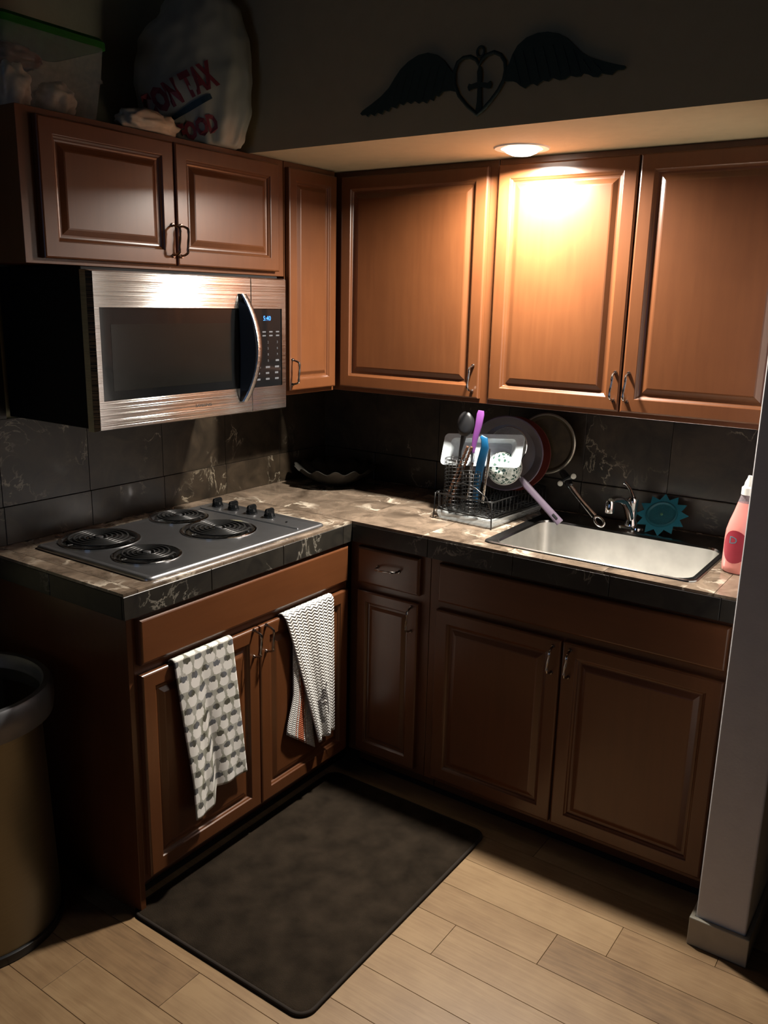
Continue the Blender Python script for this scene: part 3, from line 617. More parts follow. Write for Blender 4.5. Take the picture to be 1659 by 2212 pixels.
# remaining strip split so every hole keeps its own field
quadring(BUR[1][0], BUR[1][1], .116, .262, CX1-A, -1.20, yd, ZP-.003)
quadring(BUR[2][0], BUR[2][1], .093, CX0+A, .262, -1.20, yd, ZP-.003)
pl.add([(CX0+A, yd, ZP-.003), (CX1-A, yd, ZP-.003), (CX1-A, CY1-A, ZP-.003), (CX0+A, CY1-A, ZP-.003)], [(0, 1, 2, 3)])
def cr(ins, z, r=.014): return rrect(CX0+ins, CX1-ins, CY0+ins, CY1-ins, z, r)
RA = .0075
pl.loops([cr(0, ZK1, .02)]+[cr(RA*(1-math.cos(q)), ZP-RA*(1-math.sin(q)), .02) for q in [PI/2*k/7 for k in range(8)]]+[cr(.0095, ZP-.0002, .012), cr(.026, ZP-.003, .006)], False, False)
pl.obj('plate', 'steel2', t, smooth=32, label='stainless top plate')
MB().box((CX0+.026, yd-.0025, ZP-.003), (CX1-.026, yd+.0025, ZP+.0012)).obj('divider', 'steel2', t, bevel=.001)
for cx, cy, R, turns in BUR:
    Rp = R+.017
    dp = MB().lathe([(Rp+.006, 0), (Rp+.005, .0028), (Rp, .0034), (Rp-.006, .001), (Rp-.012, -.006), (R*.6, -.012), (.02, -.0125), (.018, -.016)], (cx, cy, ZP-.0025), 40, cap0=False)
    bn = thing  # burner is a part of the cooktop
    po = dp.obj('drip_pan', 'panb', t, smooth=True, label='glossy black drip pan')
    MB().lathe([(Rp+.0065, -.0002), (Rp+.0065, .0022), (Rp+.002, .0042), (Rp-.0015, .0030)], (cx, cy, ZP-.0025), 40, cap0=False, cap1=False).obj('rim', 'chrome', po, smooth=True, label='chrome trim ring')
    path = []; nn = turns*28
    for k in range(nn+1):
        s = k/nn; rr_ = .020+(R-.020)*s; a = 2*PI*turns*s+.6; path.append((cx+rr_*math.cos(a), cy+rr_*math.sin(a), ZP+.0055))
    a = 2*PI*turns+.6; path.append((cx+(R+.004)*math.cos(a+.2), cy+(R+.004)*math.sin(a+.2), ZP-.002))
    cb = MB().tube(path, .0038 if R > .08 else .0036, 8)
    co = cb.obj('coil', 'coil', t, smooth='all', label='dark spiral heating coil')
    sp_ = MB()
    for q in range(3):
        a = q*2*PI/3+.4; c_, s_ = math.cos(a), math.sin(a)
        sp_.tube([(cx, cy, ZP-.0005), (cx+c_*(R+.006), cy+s_*(R+.006), ZP-.0005)], .0018, 6)
    sp_.lathe([(.012, -.002), (.012, .007), (.009, .0085)], (cx, cy, ZP), 20)
    sp_.obj('coil_support', 'steel2', co)
for kx in (.150, .229, .317, .400):
    c = (kx, -.795, ZP-.001)
    k0 = MB().lathe([(.021, 0), (.021, .004), (.018, .010), (.0165, .016), (.012, .019)], c, 28)
    ko = k0.obj('knob', 'glassb', t, smooth=True, label='glossy black control knob')
    gm = MB(); ls = []
    for zz, hw, hl in ((.010, .006, .019), (.020, .0055, .0195), (.027, .004, .017), (.029, .002, .012)):
        ls.append([Vector((kx-hw, -.795-hl, ZP+zz)), Vector((kx+hw, -.795-hl, ZP+zz)), Vector((kx+hw, -.795+hl, ZP+zz)), Vector((kx-hw, -.795+hl, ZP+zz))])
    gm.loops(ls).obj('knob_grip', 'glassb', ko, bevel=.0012)
MB().lathe([(.004, 0), (.004, .0012), (.002, .002)], (.492, -.812, ZP-.001), 14).obj('indicator_light', 'glassb', t, smooth=True)

# ------------------------------------------------------------------ sink and faucet
SX0, SX1, SY0, SY1 = 1.105, 1.768, -.580, -.052
t = thing('kitchen_sink', 'stainless drop-in single-bowl sink set in the marble worktop', 'sink', ((SX0+SX1)/2, (SY0+SY1)/2, ZC))
BX0, BX1, BY0, BY1 = 1.142, 1.746, -.566, -.185
zz = ZC
mb = MB().loops([rrect(SX0, SX1, SY0, SY1, zz+.0008, .03), rrect(SX0+.001, SX1-.001, SY0+.001, SY1-.001, zz+.004, .03), rrect(SX0+.006, SX1-.006, SY0+.006, SY1-.006, zz+.0062, .028),
                 rrect(SX0+.012, SX1-.010, SY0+.008, SY1-.013, zz+.0040, .026), rrect(BX0-.008, BX1+.006, BY0-.004, BY1+.008, zz+.0042, .052), rrect(BX0-.003, BX1+.003, BY0-.003, BY1+.003, zz+.0028, .050), rrect(BX0, BX1, BY0, BY1, zz-.004, .048)], False, False)
rim = mb.obj('rim', 'rimst', t, smooth=35, label='polished sink rim and back ledge')
mb = MB().loops([rrect(BX0, BX1, BY0, BY1, zz-.004, .048, 8), rrect(BX0+.008, BX1-.008, BY0+.006, BY1-.008, zz-.12, .05, 8), rrect(BX0+.016, BX1-.016, BY0+.014, BY1-.016, zz-.160, .05, 8), rrect(BX0+.045, BX1-.045, BY0+.04, BY1-.045, zz-.178, .04, 8)], False, True)
mb.obj('bowl', 'basin', t, smooth=50, label='satin steel bowl')
MB().lathe([(.045, 0), (.043, .003), (.036, .0025), (.034, .0005)], (1.435, -.36, zz-.178), 30, cap0=False).obj('drain', 'chrome', t, smooth=True)
# faucet
FX, FY = 1.425, -.112; fz = zz+.0045
t = thing('faucet', 'small chrome single-lever faucet on the back ledge of the sink', 'faucet', (FX, FY, fz))
MB().loops([rrect(FX-.045, FX+.045, FY-.024, FY+.024, fz, .023), rrect(FX-.044, FX+.044, FY-.023, FY+.023, fz+.006, .022), rrect(FX-.038, FX+.038, FY-.018, FY+.018, fz+.010, .017)]).obj('base_plate', 'chrome', t, smooth=40)
MB().lathe([(.024, .009), (.023, .02), (.018, .03), (.0165, .07), (.018, .085), (.019, .098), (.014, .106)], (FX, FY, fz), 24).obj('body', 'chrome', t, smooth=True)
MB().tube([(FX-.001, FY-.012, fz+.035), (FX-.004, FY-.035, fz+.075), (FX-.008, FY-.065, fz+.100), (FX-.013, FY-.10, fz+.113), (FX-.018, FY-.135, fz+.118), (FX-.0205, FY-.152, fz+.116)], [.0135, .0135, .0125, .012, .0115, .011], 14).obj('spout', 'chrome', t, smooth=40)
MB().lathe([(.0145, -.012), (.0150, 0), (.0150, .022), (.012, .028)], (FX-.0215, FY-.162, fz+.092), 20).obj('aerator', 'chrome', t, smooth=40)
MB().tube([(FX, FY, fz+.104), (FX-.012, FY+.004, fz+.128), (FX-.026, FY+.008, fz+.143), (FX-.036, FY+.010, fz+.148)], [.010, .006, .0055, .0085], 12).obj('lever', 'chrome', t, smooth=40)

# teal sunflower sink strainer leaning on the wall
fc = Vector((1.520, -.092, 1.030)); tilt = math.radians(43)
R3 = Matrix.Rotation(tilt, 3, 'X')
def FR(a, b, d): return fc+R3 @ Vector((a, b, d))
t = thing('flower_strainer', 'teal flower-shaped silicone sink strainer leaning beside the faucet', 'strainer', (fc.x, fc.y-.05, zz+.006))
NPT = 12; poly = []
for k in range(NPT*2):
    a = PI*k/NPT+.12; r = .086 if k % 2 == 0 else .062; poly.append((r*math.cos(a), r*math.sin(a)))
mb = MB(); o_ = [FR(a, b, -.0015) for a, b in poly]; i_ = [FR(a, b, .0015) for a, b in poly]
mb.loops([o_, i_]); mb.obj('petals', 'teal', t, label='ring of pointed teal petals')
MB().lathe([(.052, .001), (.051, .006), (.046, .0075), (.043, .003), (.040, .0018)], fc, 36, mat=R3).obj('cup', 'teald', t, smooth=True)
hl = MB()
for rg, cnt in ((.010, 6), (.019, 12), (.028, 18), (.036, 24)):
    for k in range(cnt):
        a = 2*PI*k/cnt; hl.lathe([(.0018, .0018), (.0014, .0034)], FR(rg*math.cos(a), rg*math.sin(a), 0), 6, mat=R3)
h_ = hl.obj('bumps', 'teald', t); h_['kind'] = 'stuff'
MB().lathe([(.0415, .0016), (.040, .0024)], fc, 32, mat=R3).obj('center', 'teald', t)
MB().lathe([(.005, .0015), (.004, .006)], fc, 12, mat=R3).obj('center_stud', 'tealm', t)

# ------------------------------------------------------------------ detergent bottle
bx, by = 1.8395, -.395
t = thing('detergent_bottle', 'pink liquid detergent bottle with white cap, half hidden by the wall end', 'bottle', (bx, by, ZC))
def ebody(prof, nm, mt, **kw): return MB().lathe(prof, (bx, by, ZC), 36, sx=1, sy=.62).obj(nm, mt, t, smooth=True, **kw)
bo = ebody([(.040, .001), (.046, .006), (.0475, .02), (.0475, .10), (.046, .125), (.040, .150), (.031, .178), (.025, .200), (.0235, .206)], 'body', 'pink')
ebody([(.0235, .206), (.019, .222), (.0165, .232)], 'neck', 'pinkc', label='empty clear plastic neck')
MB().lathe([(.018, .230), (.018, .250), (.013, .254), (.011, .266), (.006, .278), (.005, .284)], (bx, by, ZC), 24).obj('cap', 'white', t, smooth=35, label='white flip cap')
def bfront(a, b, d):   # wrap onto the bottle front
    th = -PI/2-.30+a/.040; return Vector((bx+(.0475+d)*math.cos(th), by+(.0475+d)*.62*math.sin(th), ZC+.080+b))
ell = [( .034*math.cos(q)*1, .048*math.sin(q)) for q in [2*PI*k/28 for k in range(28)]]
lb = MB(); c0 = len(lb.v)
rings = [[bfront(a*s, b*s, .0006) for a, b in ell] for s in (1, .75, .5, .25, .02)]
lb.loops(rings, False, True); lo_ = lb.obj('front_label', 'label', bo, smooth=True, label='dark red oval label', clean=False)
MB().text('D', .030, lambda a, b, d: bfront(a-.004, b+.018, .0012)).obj('label_print', 'labelb', bo)

# ------------------------------------------------------------------ towels hung over the cooktop cabinet doors
def cloth(rows, cols, fn, mat, name, parent=None, thick=.0028):
    mb = MB(); uv = []; 
    for j in range(rows+1):
        for i in range(cols+1):
            mb.v.append(Vector(fn(i/cols, j/rows))); uv.append((i/cols, 1-j/rows))
    for j in range(rows):
        for i in range(cols):
            a = j*(cols+1)+i; mb.f.append((a, a+1, a+cols+2, a+cols+1))
    o = mb.obj(name, mat, parent, smooth='all', uv=uv, clean=False)
    sm = o.modifiers.new('s', 'SOLIDIFY'); sm.thickness = thick; sm.offset = 0
    return o
def sstep(a, b, x):
    t_ = max(0, min(1, (x-a)/(b-a))); return t_*t_*(3-2*t_)
DT = .726
def lerp(a, b, s): return a+(b-a)*s
def towelL(s, t_):
    # hem hidden behind door top, over the edge, down the front
    top = .10
    if t_ < top:
        q = t_/top; y = lerp(-1.446, -1.224, s)
        ang = q*PI; return (.6245+.0085-.0125*math.cos(ang)-.0045, y, DT+.004+.008*math.sin(ang)) if True else 0
    q = (t_-top)/(1-top)
    lob = sstep(.36, .46, s)
    zb = lerp(.232+.02*abs(s-.2)*5*.4, .277+.022*(1-s), lob)
    yl = lerp(-1.446, -1.412, min(1, q*1.3))+.012*math.sin(q*PI)*0; yr = lerp(-1.224, -1.176, q)
    y = lerp(yl, yr, s); z = lerp(DT+.004, zb, q)
    fold = .012*math.sin(s*9.5+q*1.4)*q*(1-.45*lob)+.010*lob*q*math.sin(s*14)*.4
    front = .640+.006*q+.012*q*(1-lob)
    return (front+max(-.004, fold), y, z)
o = cloth(70, 46, towelL, 'tprint', 'tea_towel'); setorigin(o, (.64, -1.33, .73))
tag(o, 'tea towel printed with dark rounded motifs, over the left cooktop cabinet door', 'towel')
tw = thing('tea_towel', 'ribbed white tea towel with orange stripes over the right cooktop cabinet door', 'towel', (.64, -.87, .73))
def towelR(s, t_):
    top = .09
    if t_ < top:
        q = t_/top; ang = q*PI; y = lerp(-.997, -.750, s)
        return (.628-.0125*math.cos(ang), y, DT+.004+.008*math.sin(ang))
    q = (t_-top)/(1-top)
    y = lerp(lerp(-.997, -.842, q**.92), -.748, s); zb = lerp(.232, .238, s)
    z = lerp(DT+.004, zb, q)
    return (.644+.010*q+.008*math.sin(s*12+.5)*(.25+.75*q), y, z)
cloth(60, 40, towelR, 'tplain', 'front_layer', tw)
def towelR2(s, t_):
    q = t_; y = lerp(lerp(-.985, -.985, q), lerp(-.90, -.838, q), s); y = lerp(y, lerp(-.93, -.85, s), sstep(.0, .45, 1-q)*.6)
    z = lerp(.63, lerp(.315, .205, s), q); return (.6385+.004*math.sin(s*6), y, z)
b2 = cloth(30, 20, towelR2, 'tstripe', 'back_layer', tw); b2['label'] = 'striped underside of the towel'

# ------------------------------------------------------------------ rug
t = thing('floor_mat', 'dark brown plush kitchen mat with rounded corners on the plank floor', 'mat', (.935, -1.12, 0))
RX0, RX1, RY0, RY1 = .572, 1.224, -1.592, -.655
MB().loops([rrect(RX0+.009, RX1-.009, RY0+.009, RY1-.009, .0015, .035), rrect(RX0+.009, RX1-.009, RY0+.009, RY1-.009, .010, .035), rrect(RX0+.014, RX1-.014, RY0+.014, RY1-.014, .0125, .033)]).obj('pile', 'rug', t, smooth=30)
pth = rrect(RX0+.006, RX1-.006, RY0+.006, RY1-.006, .0062, .040, 8)
MB().tube(pth, .0055, 8, closed=True).obj('hem', 'hem', t, smooth='all', label='stitched dark hem')

# ------------------------------------------------------------------ trash can
tx_, ty_ = .272, -1.848
t = thing('trash_can', 'steel trash can with a wide collar beside the end of the base cabinets', 'trash can', (tx_, ty_, 0))
def el(rx, ry, z, n=56, e=2.1):
    out = []
    for k in range(n):
        a = 2*PI*k/n; c_, s_ = math.cos(a), math.sin(a)
        out.append(Vector((tx_+rx*math.copysign(abs(c_)**(2/e), c_), ty_+ry*math.copysign(abs(s_)**(2/e), s_), z)))
    return out
MB().loops([el(.214, .204, .001), el(.216, .206, .004), el(.216, .206, .026), el(.210, .200, .030)]).obj('base_ring', 'black', t, smooth=40)
MB().loops([el(.210, .200, .030), el(.211, .201, .05), el(.196, .188, .60), el(.195, .187, .642)], False, False).obj('body', 'trash', t, smooth=50, label='brushed steel body')
MB().loops([el(.200, .192, .622), el(.226, .219, .628), el(.231, .224, .660), el(.229, .222, .704), el(.223, .216, .712), el(.208, .201, .712), el(.202, .195, .704), el(.200, .193, .65)], False, False).obj('collar', 'trashrim', t, smooth=40, label='grey plastic collar')
MB().loops([el(.202, .194, .668), el(.200, .192, .673)]).obj('lid', 'glassb', t, smooth=40, label='dark recessed lid')

# ------------------------------------------------------------------ wall ornament
WL = [(0.751, 2.223), (0.759, 2.23), (0.79, 2.244), (0.823, 2.261), (0.849, 2.28), (0.868, 2.303), (0.887, 2.323), (0.912, 2.339), (0.943, 2.351), (0.974, 2.353), (1.002, 2.344), (1.024, 2.328), (1.039, 2.31), (1.053, 2.294), (1.058, 2.281), (1.061, 2.262), (1.064, 2.247), (1.046, 2.252), (1.025, 2.252), (1.01, 2.241), (1.001, 2.246), (0.995, 2.232), (0.982, 2.238), (0.973, 2.228), (0.96, 2.235), (0.948, 2.23), (0.935, 2.238), (0.922, 2.232), (0.909, 2.239), (0.897, 2.231), (0.883, 2.237), (0.874, 2.225), (0.857, 2.231), (0.848, 2.219), (0.834, 2.225), (0.825, 2.214), (0.811, 2.22), (0.801, 2.212), (0.787, 2.219), (0.777, 2.212), (0.77, 2.218), (0.756, 2.218)]
WR = [(1.219, 2.296), (1.227, 2.316), (1.24, 2.335), (1.264, 2.35), (1.293, 2.356), (1.321, 2.355), (1.35, 2.347), (1.374, 2.333), (1.394, 2.314), (1.411, 2.298), (1.433, 2.285), (1.468, 2.271), (1.502, 2.26), (1.524, 2.254), (1.526, 2.25), (1.52, 2.246), (1.507, 2.247), (1.499, 2.243), (1.493, 2.238), (1.479, 2.241), (1.468, 2.244), (1.459, 2.237), (1.446, 2.239), (1.434, 2.246), (1.42, 2.25), (1.414, 2.244), (1.402, 2.244), (1.386, 2.249), (1.374, 2.242), (1.358, 2.242), (1.341, 2.249), (1.329, 2.242), (1.317, 2.246), (1.306, 2.241), (1.299, 2.236), (1.288, 2.242), (1.279, 2.24), (1.267, 2.233), (1.254, 2.24), (1.243, 2.249), (1.231, 2.254), (1.208, 2.256), (1.207, 2.275), (1.211, 2.287)]
HT = [(1.132, 2.185), (1.102, 2.208), (1.074, 2.237), (1.059, 2.267), (1.057, 2.295), (1.067, 2.318), (1.084, 2.327), (1.104, 2.327), (1.122, 2.318), (1.132, 2.303), (1.137, 2.314), (1.153, 2.325), (1.173, 2.329), (1.193, 2.32), (1.206, 2.303), (1.209, 2.282), (1.205, 2.26), (1.192, 2.238), (1.171, 2.215), (1.149, 2.196)]
t = thing('wall_ornament', 'dark metal angel wings with a heart and cross on the soffit front', 'wall decor', (1.133, -YS, 2.185))
def OW(a, b, d): return Vector((a, -YS-d, b))
for P_ in (WL, WR):
    wo = MB().prism(P_, OW, .008, .014).obj('wing', 'iron', t)
    # raised feather shafts
    rb = MB(); left = P_ is WL; tip = Vector((.752, 2.221)) if left else Vector((1.525, 2.250)); root = Vector((1.055, 2.268)) if left else Vector((1.212, 2.272))
    for k in range(9):
        f = (k+1)/10; b0 = root.lerp(tip, f*.86); topz = max(p[1] for p in P_ if abs(p[0]-b0.x) < .03)
        low = min(p[1] for p in P_ if abs(p[0]-(b0.x+(tip.x-root.x)*.05)) < .03)
        a_ = Vector((b0.x-(tip.x-root.x)*.03, lerp(low, topz, .72))); c_ = Vector((b0.x+(tip.x-root.x)*.05, low+.010))
        rb.tube([OW(a_.x, a_.y, .0145), OW((a_.x+c_.x)/2, (a_.y+c_.y)/2, .0152), OW(c_.x, c_.y, .0145)], [.0008, .0016, .0008], 6)
    rb.obj('feather_shafts', 'iron', wo)
MB().tube([OW(a, b, .011) for a, b in HT], .0052, 8, closed=True).obj('heart', 'iron', t, smooth='all')
MB().tube([OW(1.134+.0105*math.cos(q), 2.335+.012*math.sin(q), .011) for q in [2*PI*k/18 for k in range(18)]], .0034, 6, closed=True).obj('hanging_loop', 'iron', t, smooth='all')
cr_ = MB()
cr_.prism([(1.131, 2.300), (1.137, 2.300), (1.141, 2.288), (1.141, 2.262), (1.160, 2.258), (1.167, 2.262), (1.171, 2.254), (1.168, 2.245), (1.160, 2.245), (1.141, 2.250), (1.143, 2.215), (1.146, 2.193), (1.134, 2.188), (1.127, 2.196), (1.130, 2.215), (1.130, 2.250), (1.112, 2.248), (1.104, 2.245), (1.100, 2.254), (1.104, 2.262), (1.112, 2.260), (1.129, 2.263), (1.127, 2.288)], OW, .0085, .0135)
cr_.obj('cross', 'iron', t)

# ------------------------------------------------------------------ things on top of the wall cabinet
ZTOP = ZT
t = thing('storage_bin', 'clear plastic storage bin with a green lid on the cabinet top, far left', 'storage box', (.15, -1.42, ZTOP))
QX0, QX1, QY0, QY1 = .025, .262, -1.580, -1.270
mb = MB().loops([rrect(QX0+.02, QX1-.02, QY0+.02, QY1-.02, ZTOP+.001, .02), rrect(QX0+.008, QX1-.008, QY0+.008, QY1-.008, ZTOP+.105, .02), rrect(QX0+.003, QX1-.003, QY0+.003, QY1-.003, ZTOP+.108, .02), rrect(QX0+.003, QX1-.003, QY0+.003, QY1-.003, ZTOP+.114, .02), rrect(QX0+.006, QX1-.006, QY0+.006, QY1-.006, ZTOP+.116, .02), rrect(QX0, QX1, QY0, QY1, ZTOP+.195, .02)], True, False)
mb.obj('tub', 'glass', t, smooth=30, label='see-through tub')
MB().loops([rrect(QX0-.006, QX1+.006, QY0-.006, QY1+.006, ZTOP+.190, .024), rrect(QX0-.006, QX1+.006, QY0-.006, QY1+.006, ZTOP+.206, .024), rrect(QX0+.004, QX1-.004, QY0+.004, QY1-.004, ZTOP+.216, .018), rrect(QX0+.02, QX1-.02, QY0+.02, QY1-.02, ZTOP+.212, .015)]).obj('lid', 'green', t, smooth=30, label='green lid')
def lump(c, s, seed, amp=.25, n=24, flat=None, freq=2.2):
    mb = MB(); ls = []
    for j in range(1, n):
        ph = PI*j/n-PI/2; l = []
        for i in range(2*n):
            th = 2*PI*i/(2*n); d = Vector((math.cos(ph)*math.cos(th), math.cos(ph)*math.sin(th), math.sin(ph)))
            k = 1+amp*noise.noise(d*freq+Vector((seed, seed*.7, 0)))+amp*.5*noise.noise(d*freq*2.7+Vector((0, seed, 3)))
            p = Vector((d.x*s[0]*k, d.y*s[1]*k, d.z*s[2]*k))+Vector(c)
            if flat is not None and p.z < flat: p.z = flat
            l.append(p)
        ls.append(l)
    return mb.loops(ls)
for k, (c, s, lab, mt) in enumerate([((.19, -1.51, ZTOP+.060), (.045, .045, .055), 'pale bundle inside the clear bin, at its far left end', 'tan'), ((.19, -1.385, ZTOP+.050), (.045, .055, .045), 'tan crumpled bundle low in the middle of the clear bin', 'tan'), ((.12, -1.46, ZTOP+.150), (.05, .08, .030), 'brownish bundle near the lid inside the clear bin', 'brown')]):
    o = lump(c, s, k*3.1, flat=ZTOP+.003).obj('bundle', mt, smooth='all'); setorigin(o, (c[0], c[1], c[2]-s[2])); tag(o, lab, 'bundle')
o = lump((.275, -1.150, ZTOP+.024), (.04, .105, .038), 9.3, amp=.3, flat=ZTOP+.002, freq=2).obj('crumpled_bag', 'tan', smooth='all'); setorigin(o, (.275, -1.150, ZTOP)); tag(o, 'low crumpled beige plastic bag between the clear bin and the shopping bag', 'bag')
# full shopping bag
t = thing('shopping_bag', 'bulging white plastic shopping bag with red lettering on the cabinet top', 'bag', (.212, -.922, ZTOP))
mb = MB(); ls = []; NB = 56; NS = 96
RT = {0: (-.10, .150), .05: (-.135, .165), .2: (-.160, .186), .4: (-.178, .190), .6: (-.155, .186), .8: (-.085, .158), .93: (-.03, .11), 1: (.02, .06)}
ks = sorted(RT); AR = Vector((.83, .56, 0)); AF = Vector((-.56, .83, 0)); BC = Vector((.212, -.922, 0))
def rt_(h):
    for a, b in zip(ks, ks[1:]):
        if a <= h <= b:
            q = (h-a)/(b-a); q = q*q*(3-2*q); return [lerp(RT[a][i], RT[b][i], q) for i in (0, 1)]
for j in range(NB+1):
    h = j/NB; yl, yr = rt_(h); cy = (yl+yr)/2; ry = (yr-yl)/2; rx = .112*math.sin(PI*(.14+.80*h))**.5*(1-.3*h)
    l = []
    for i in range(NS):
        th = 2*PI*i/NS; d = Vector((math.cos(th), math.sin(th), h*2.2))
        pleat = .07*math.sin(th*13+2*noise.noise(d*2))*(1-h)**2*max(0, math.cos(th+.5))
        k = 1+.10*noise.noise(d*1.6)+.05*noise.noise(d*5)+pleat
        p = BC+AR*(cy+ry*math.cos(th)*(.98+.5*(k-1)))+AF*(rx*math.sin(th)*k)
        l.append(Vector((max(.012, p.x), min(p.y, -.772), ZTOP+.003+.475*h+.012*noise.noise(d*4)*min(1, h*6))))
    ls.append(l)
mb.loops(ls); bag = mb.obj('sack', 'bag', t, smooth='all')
bm = bmesh.new(); bm.from_mesh(bag.data); bm.transform(Matrix.Translation(ORG[t.name])); tree = BVHTree.FromBMesh(bm)
dirv = Vector((-.86, .5, -.05)).normalized(); side = Vector((0, 0, 1)).cross(-dirv).normalized(); upv = (-dirv).cross(side)
def onbag(cy, cz, rot, sx=1., sy=1.):
    c0 = Vector((.3, cy, cz)); ca, sa = math.cos(rot), math.sin(rot)
    def f(a, b, d):
        a, b = a*sx, b*sy; p = c0+side*(a*ca-b*sa)+upv*(a*sa+b*ca)-dirv*.4
        hit = tree.ray_cast(p, dirv)
        return (hit[0]-dirv*.0035) if hit[0] is not None else p+dirv*.5
    return f
MB().text('CON TAX', .062, onbag(-1.035, 2.295, .46, .74, 1.5), bold=.0035).obj('lettering', 'bagred', t, label='tall red letters', clean=False)
MB().text('FOOD', .052, onbag(-.975, 2.192, .34, .74, 1.25), bold=.003).obj('lettering', 'bagred', t, label='red letters below the blue swoosh', clean=False)
sw = MB(); f_ = onbag(-1.010, 2.245, .55)
top_ = [f_(-.075+.15*k/14, .004+.010*math.sin(PI*k/14)*(k/14), 0) for k in range(15)]; bot_ = [f_(-.075+.15*k/14, -.006-.004*(k/14), 0) for k in range(15)]
sw.add(top_+bot_, [(k, k+1, k+16, k+15) for k in range(14)]); sw.obj('swoosh', 'bagblue', t, label='dark blue swoosh', clean=False)
bm.free()

# ------------------------------------------------------------------ dark scalloped bowl in the corner
bc = (.215, -.195); zb_ = ZC
t = thing('fluted_bowl', 'wide dark bowl with a scalloped rim in the worktop corner', 'bowl', (bc[0], bc[1], ZC))
mb = MB(); ls = []; nseg = 96
for r, h, am in ((.05, .001, 0), (.055, .006, 0), (.09, .022, 0), (.13, .045, .004), (.158, .070, .009), (.166, .075, .010), (.160, .0755, .010), (.126, .050, .004), (.085, .028, 0), (.0, .012, 0)):
    l = []
    for k in range(nseg):
        a = 2*PI*k/nseg; f = math.cos(a*14); l.append(Vector((bc[0]+(r+am*.5*f)*math.cos(a), bc[1]+(r+am*.5*f)*math.sin(a), ZC+h+am*.8*f)))
    ls.append(l)
mb.loops(ls, True, False).obj('dish', 'bowlrim', t, smooth=50)

# ------------------------------------------------------------------ dish rack (local frame, slightly turned)
RKL = (.955, -.235, ZC); RKR = math.radians(-4)
t = thing('dish_rack', 'black wire dish rack on a clear drip tray beside the sink', 'dish rack', RKL, RKR)
rw, rd = .115, .185
MB().loops([rrect(-rw+.008, rw-.008, -rd+.008, rd-.008, .002, .012), rrect(-rw, rw, -rd, rd, .022, .014), rrect(-rw-.004, rw+.004, -rd-.004, rd+.004, .024, .016), rrect(-rw-.004, rw+.004, -rd-.004, rd+.004, .027, .016), rrect(-rw+.003, rw-.003, -rd+.003, rd-.003, .026, .013), rrect(-rw+.010, rw-.010, -rd+.010, rd-.010, .006, .012)]).obj('drip_tray', 'tray', t, smooth=30, local=True, label='clear plastic drip tray')
wr = MB()
def loopw(z, o_=0, r=.0024): wr.tube(rrect(-rw+o_, rw-o_, -rd+o_, rd-o_, z, .02, 4), r, 6, closed=True)
loopw(.036); loopw(.092, -.003, .0028)
for k in range(9):
    x = -rw+.02+(2*rw-.04)*k/8; wr.tube([(x, -rd, .092), (x, -rd+.003, .040), (x, -rd+.02, .034), (x, rd-.02, .034), (x, rd-.003, .040), (x, rd, .092)], .0014, 5)
for k in range(14):
    y = -rd+.02+(2*rd-.04)*k/13; wr.tube([(-rw, y, .092), (-rw+.002, y, .040), (-rw+.02, y, .036), (rw-.02, y, .036), (rw-.002, y, .040), (rw, y, .092)], .0014, 5)
for sx_ in (-1, 1):
    for sy_ in (-1, 1): wr.tube([(sx_*rw, sy_*rd, .092), (sx_*(rw+.002), sy_*(rd+.002), .03), (sx_*(rw+.004), sy_*(rd+.004), .0)], .0026, 6)
wr.tube([(-.055, -rd, .092), (-.04, -rd-.002, .128), (.0, -rd-.003, .142), (.05, -rd-.003, .132), (.095, -rd-.002, .105), (rw, -rd, .06)], .0026, 6)
wr.obj('wire_basket', 'wire', t, smooth='all', local=True)
for x in (-.045, .045):
    pg = MB(); pg.tube([(x, -.07, .036), (x, .17, .036)], .0016, 5)
    for k in range(11):
        y = -.06+.022*k; pg.tube([(x-.012, y, .036), (x-.010, y, .085), (x, y, .096), (x+.010, y, .085), (x+.012, y, .036)], .0014, 5)
    pg.obj('plate_prongs', 'wire', t, smooth='all', local=True)
for ox, cz, hh in ((-.078, -.130, .21), (-.006, -.130, .17)):
    cup = MB()
    for k in range(int((hh-.04)/.013)+1): cup.tube([(ox+.033*math.cos(q), cz+.032*math.sin(q), .040+.013*k) for q in [2*PI*m_/20 for m_ in range(20)]], .0014, 5, closed=True)
    for k in range(8):
        q = 2*PI*k/8; cup.tube([(ox+.033*math.cos(q), cz+.032*math.sin(q), .040), (ox+.033*math.cos(q), cz+.032*math.sin(q), hh)], .0013, 4)
    cup.obj('cutlery_basket', 'wire', t, smooth='all', local=True)

# --- dishes in the rack
def disc(name, label, cat, c, nrm, prof, mat, rimmat=None, rimprof=None):
    q = Vector(nrm).normalized(); M3 = Vector((0, 0, 1)).rotation_difference(q).to_matrix()
    R_ = max(p[0] for p in prof); t = thing(name, label, cat, (c[0], c[1], c[2]-R_))
    MB().lathe(prof, c, 56, mat=M3, cap0=True, cap1=True).obj('dish', mat, t, smooth=40)
    if rimprof: MB().lathe(rimprof, c, 56, mat=M3, cap0=False, cap1=False).obj('rim', rimmat, t, smooth=True)
    return t, M3
PR = .128
def panprof(R, dep=.035): return [(R*.72, 0), (R*.80, .004), (R*.95, dep*.8), (R, dep), (R+.002, dep+.002), (R-.002, dep+.002), (R*.93, dep*.85), (R*.78, .008), (R*.02, .006)]
pc = (.984, -.188, 1.190); nrmP = (.30, -.95, .10)
t, M3 = disc('frying_pan', 'frying pan with a lavender handle standing on edge in the dish rack', 'pan', pc, nrmP, panprof(PR), 'lavd', 'lav', [(PR-.003, .036), (PR+.001, .0385), (PR+.004, .036), (PR+.003, .028), (PR-.008, .020)])
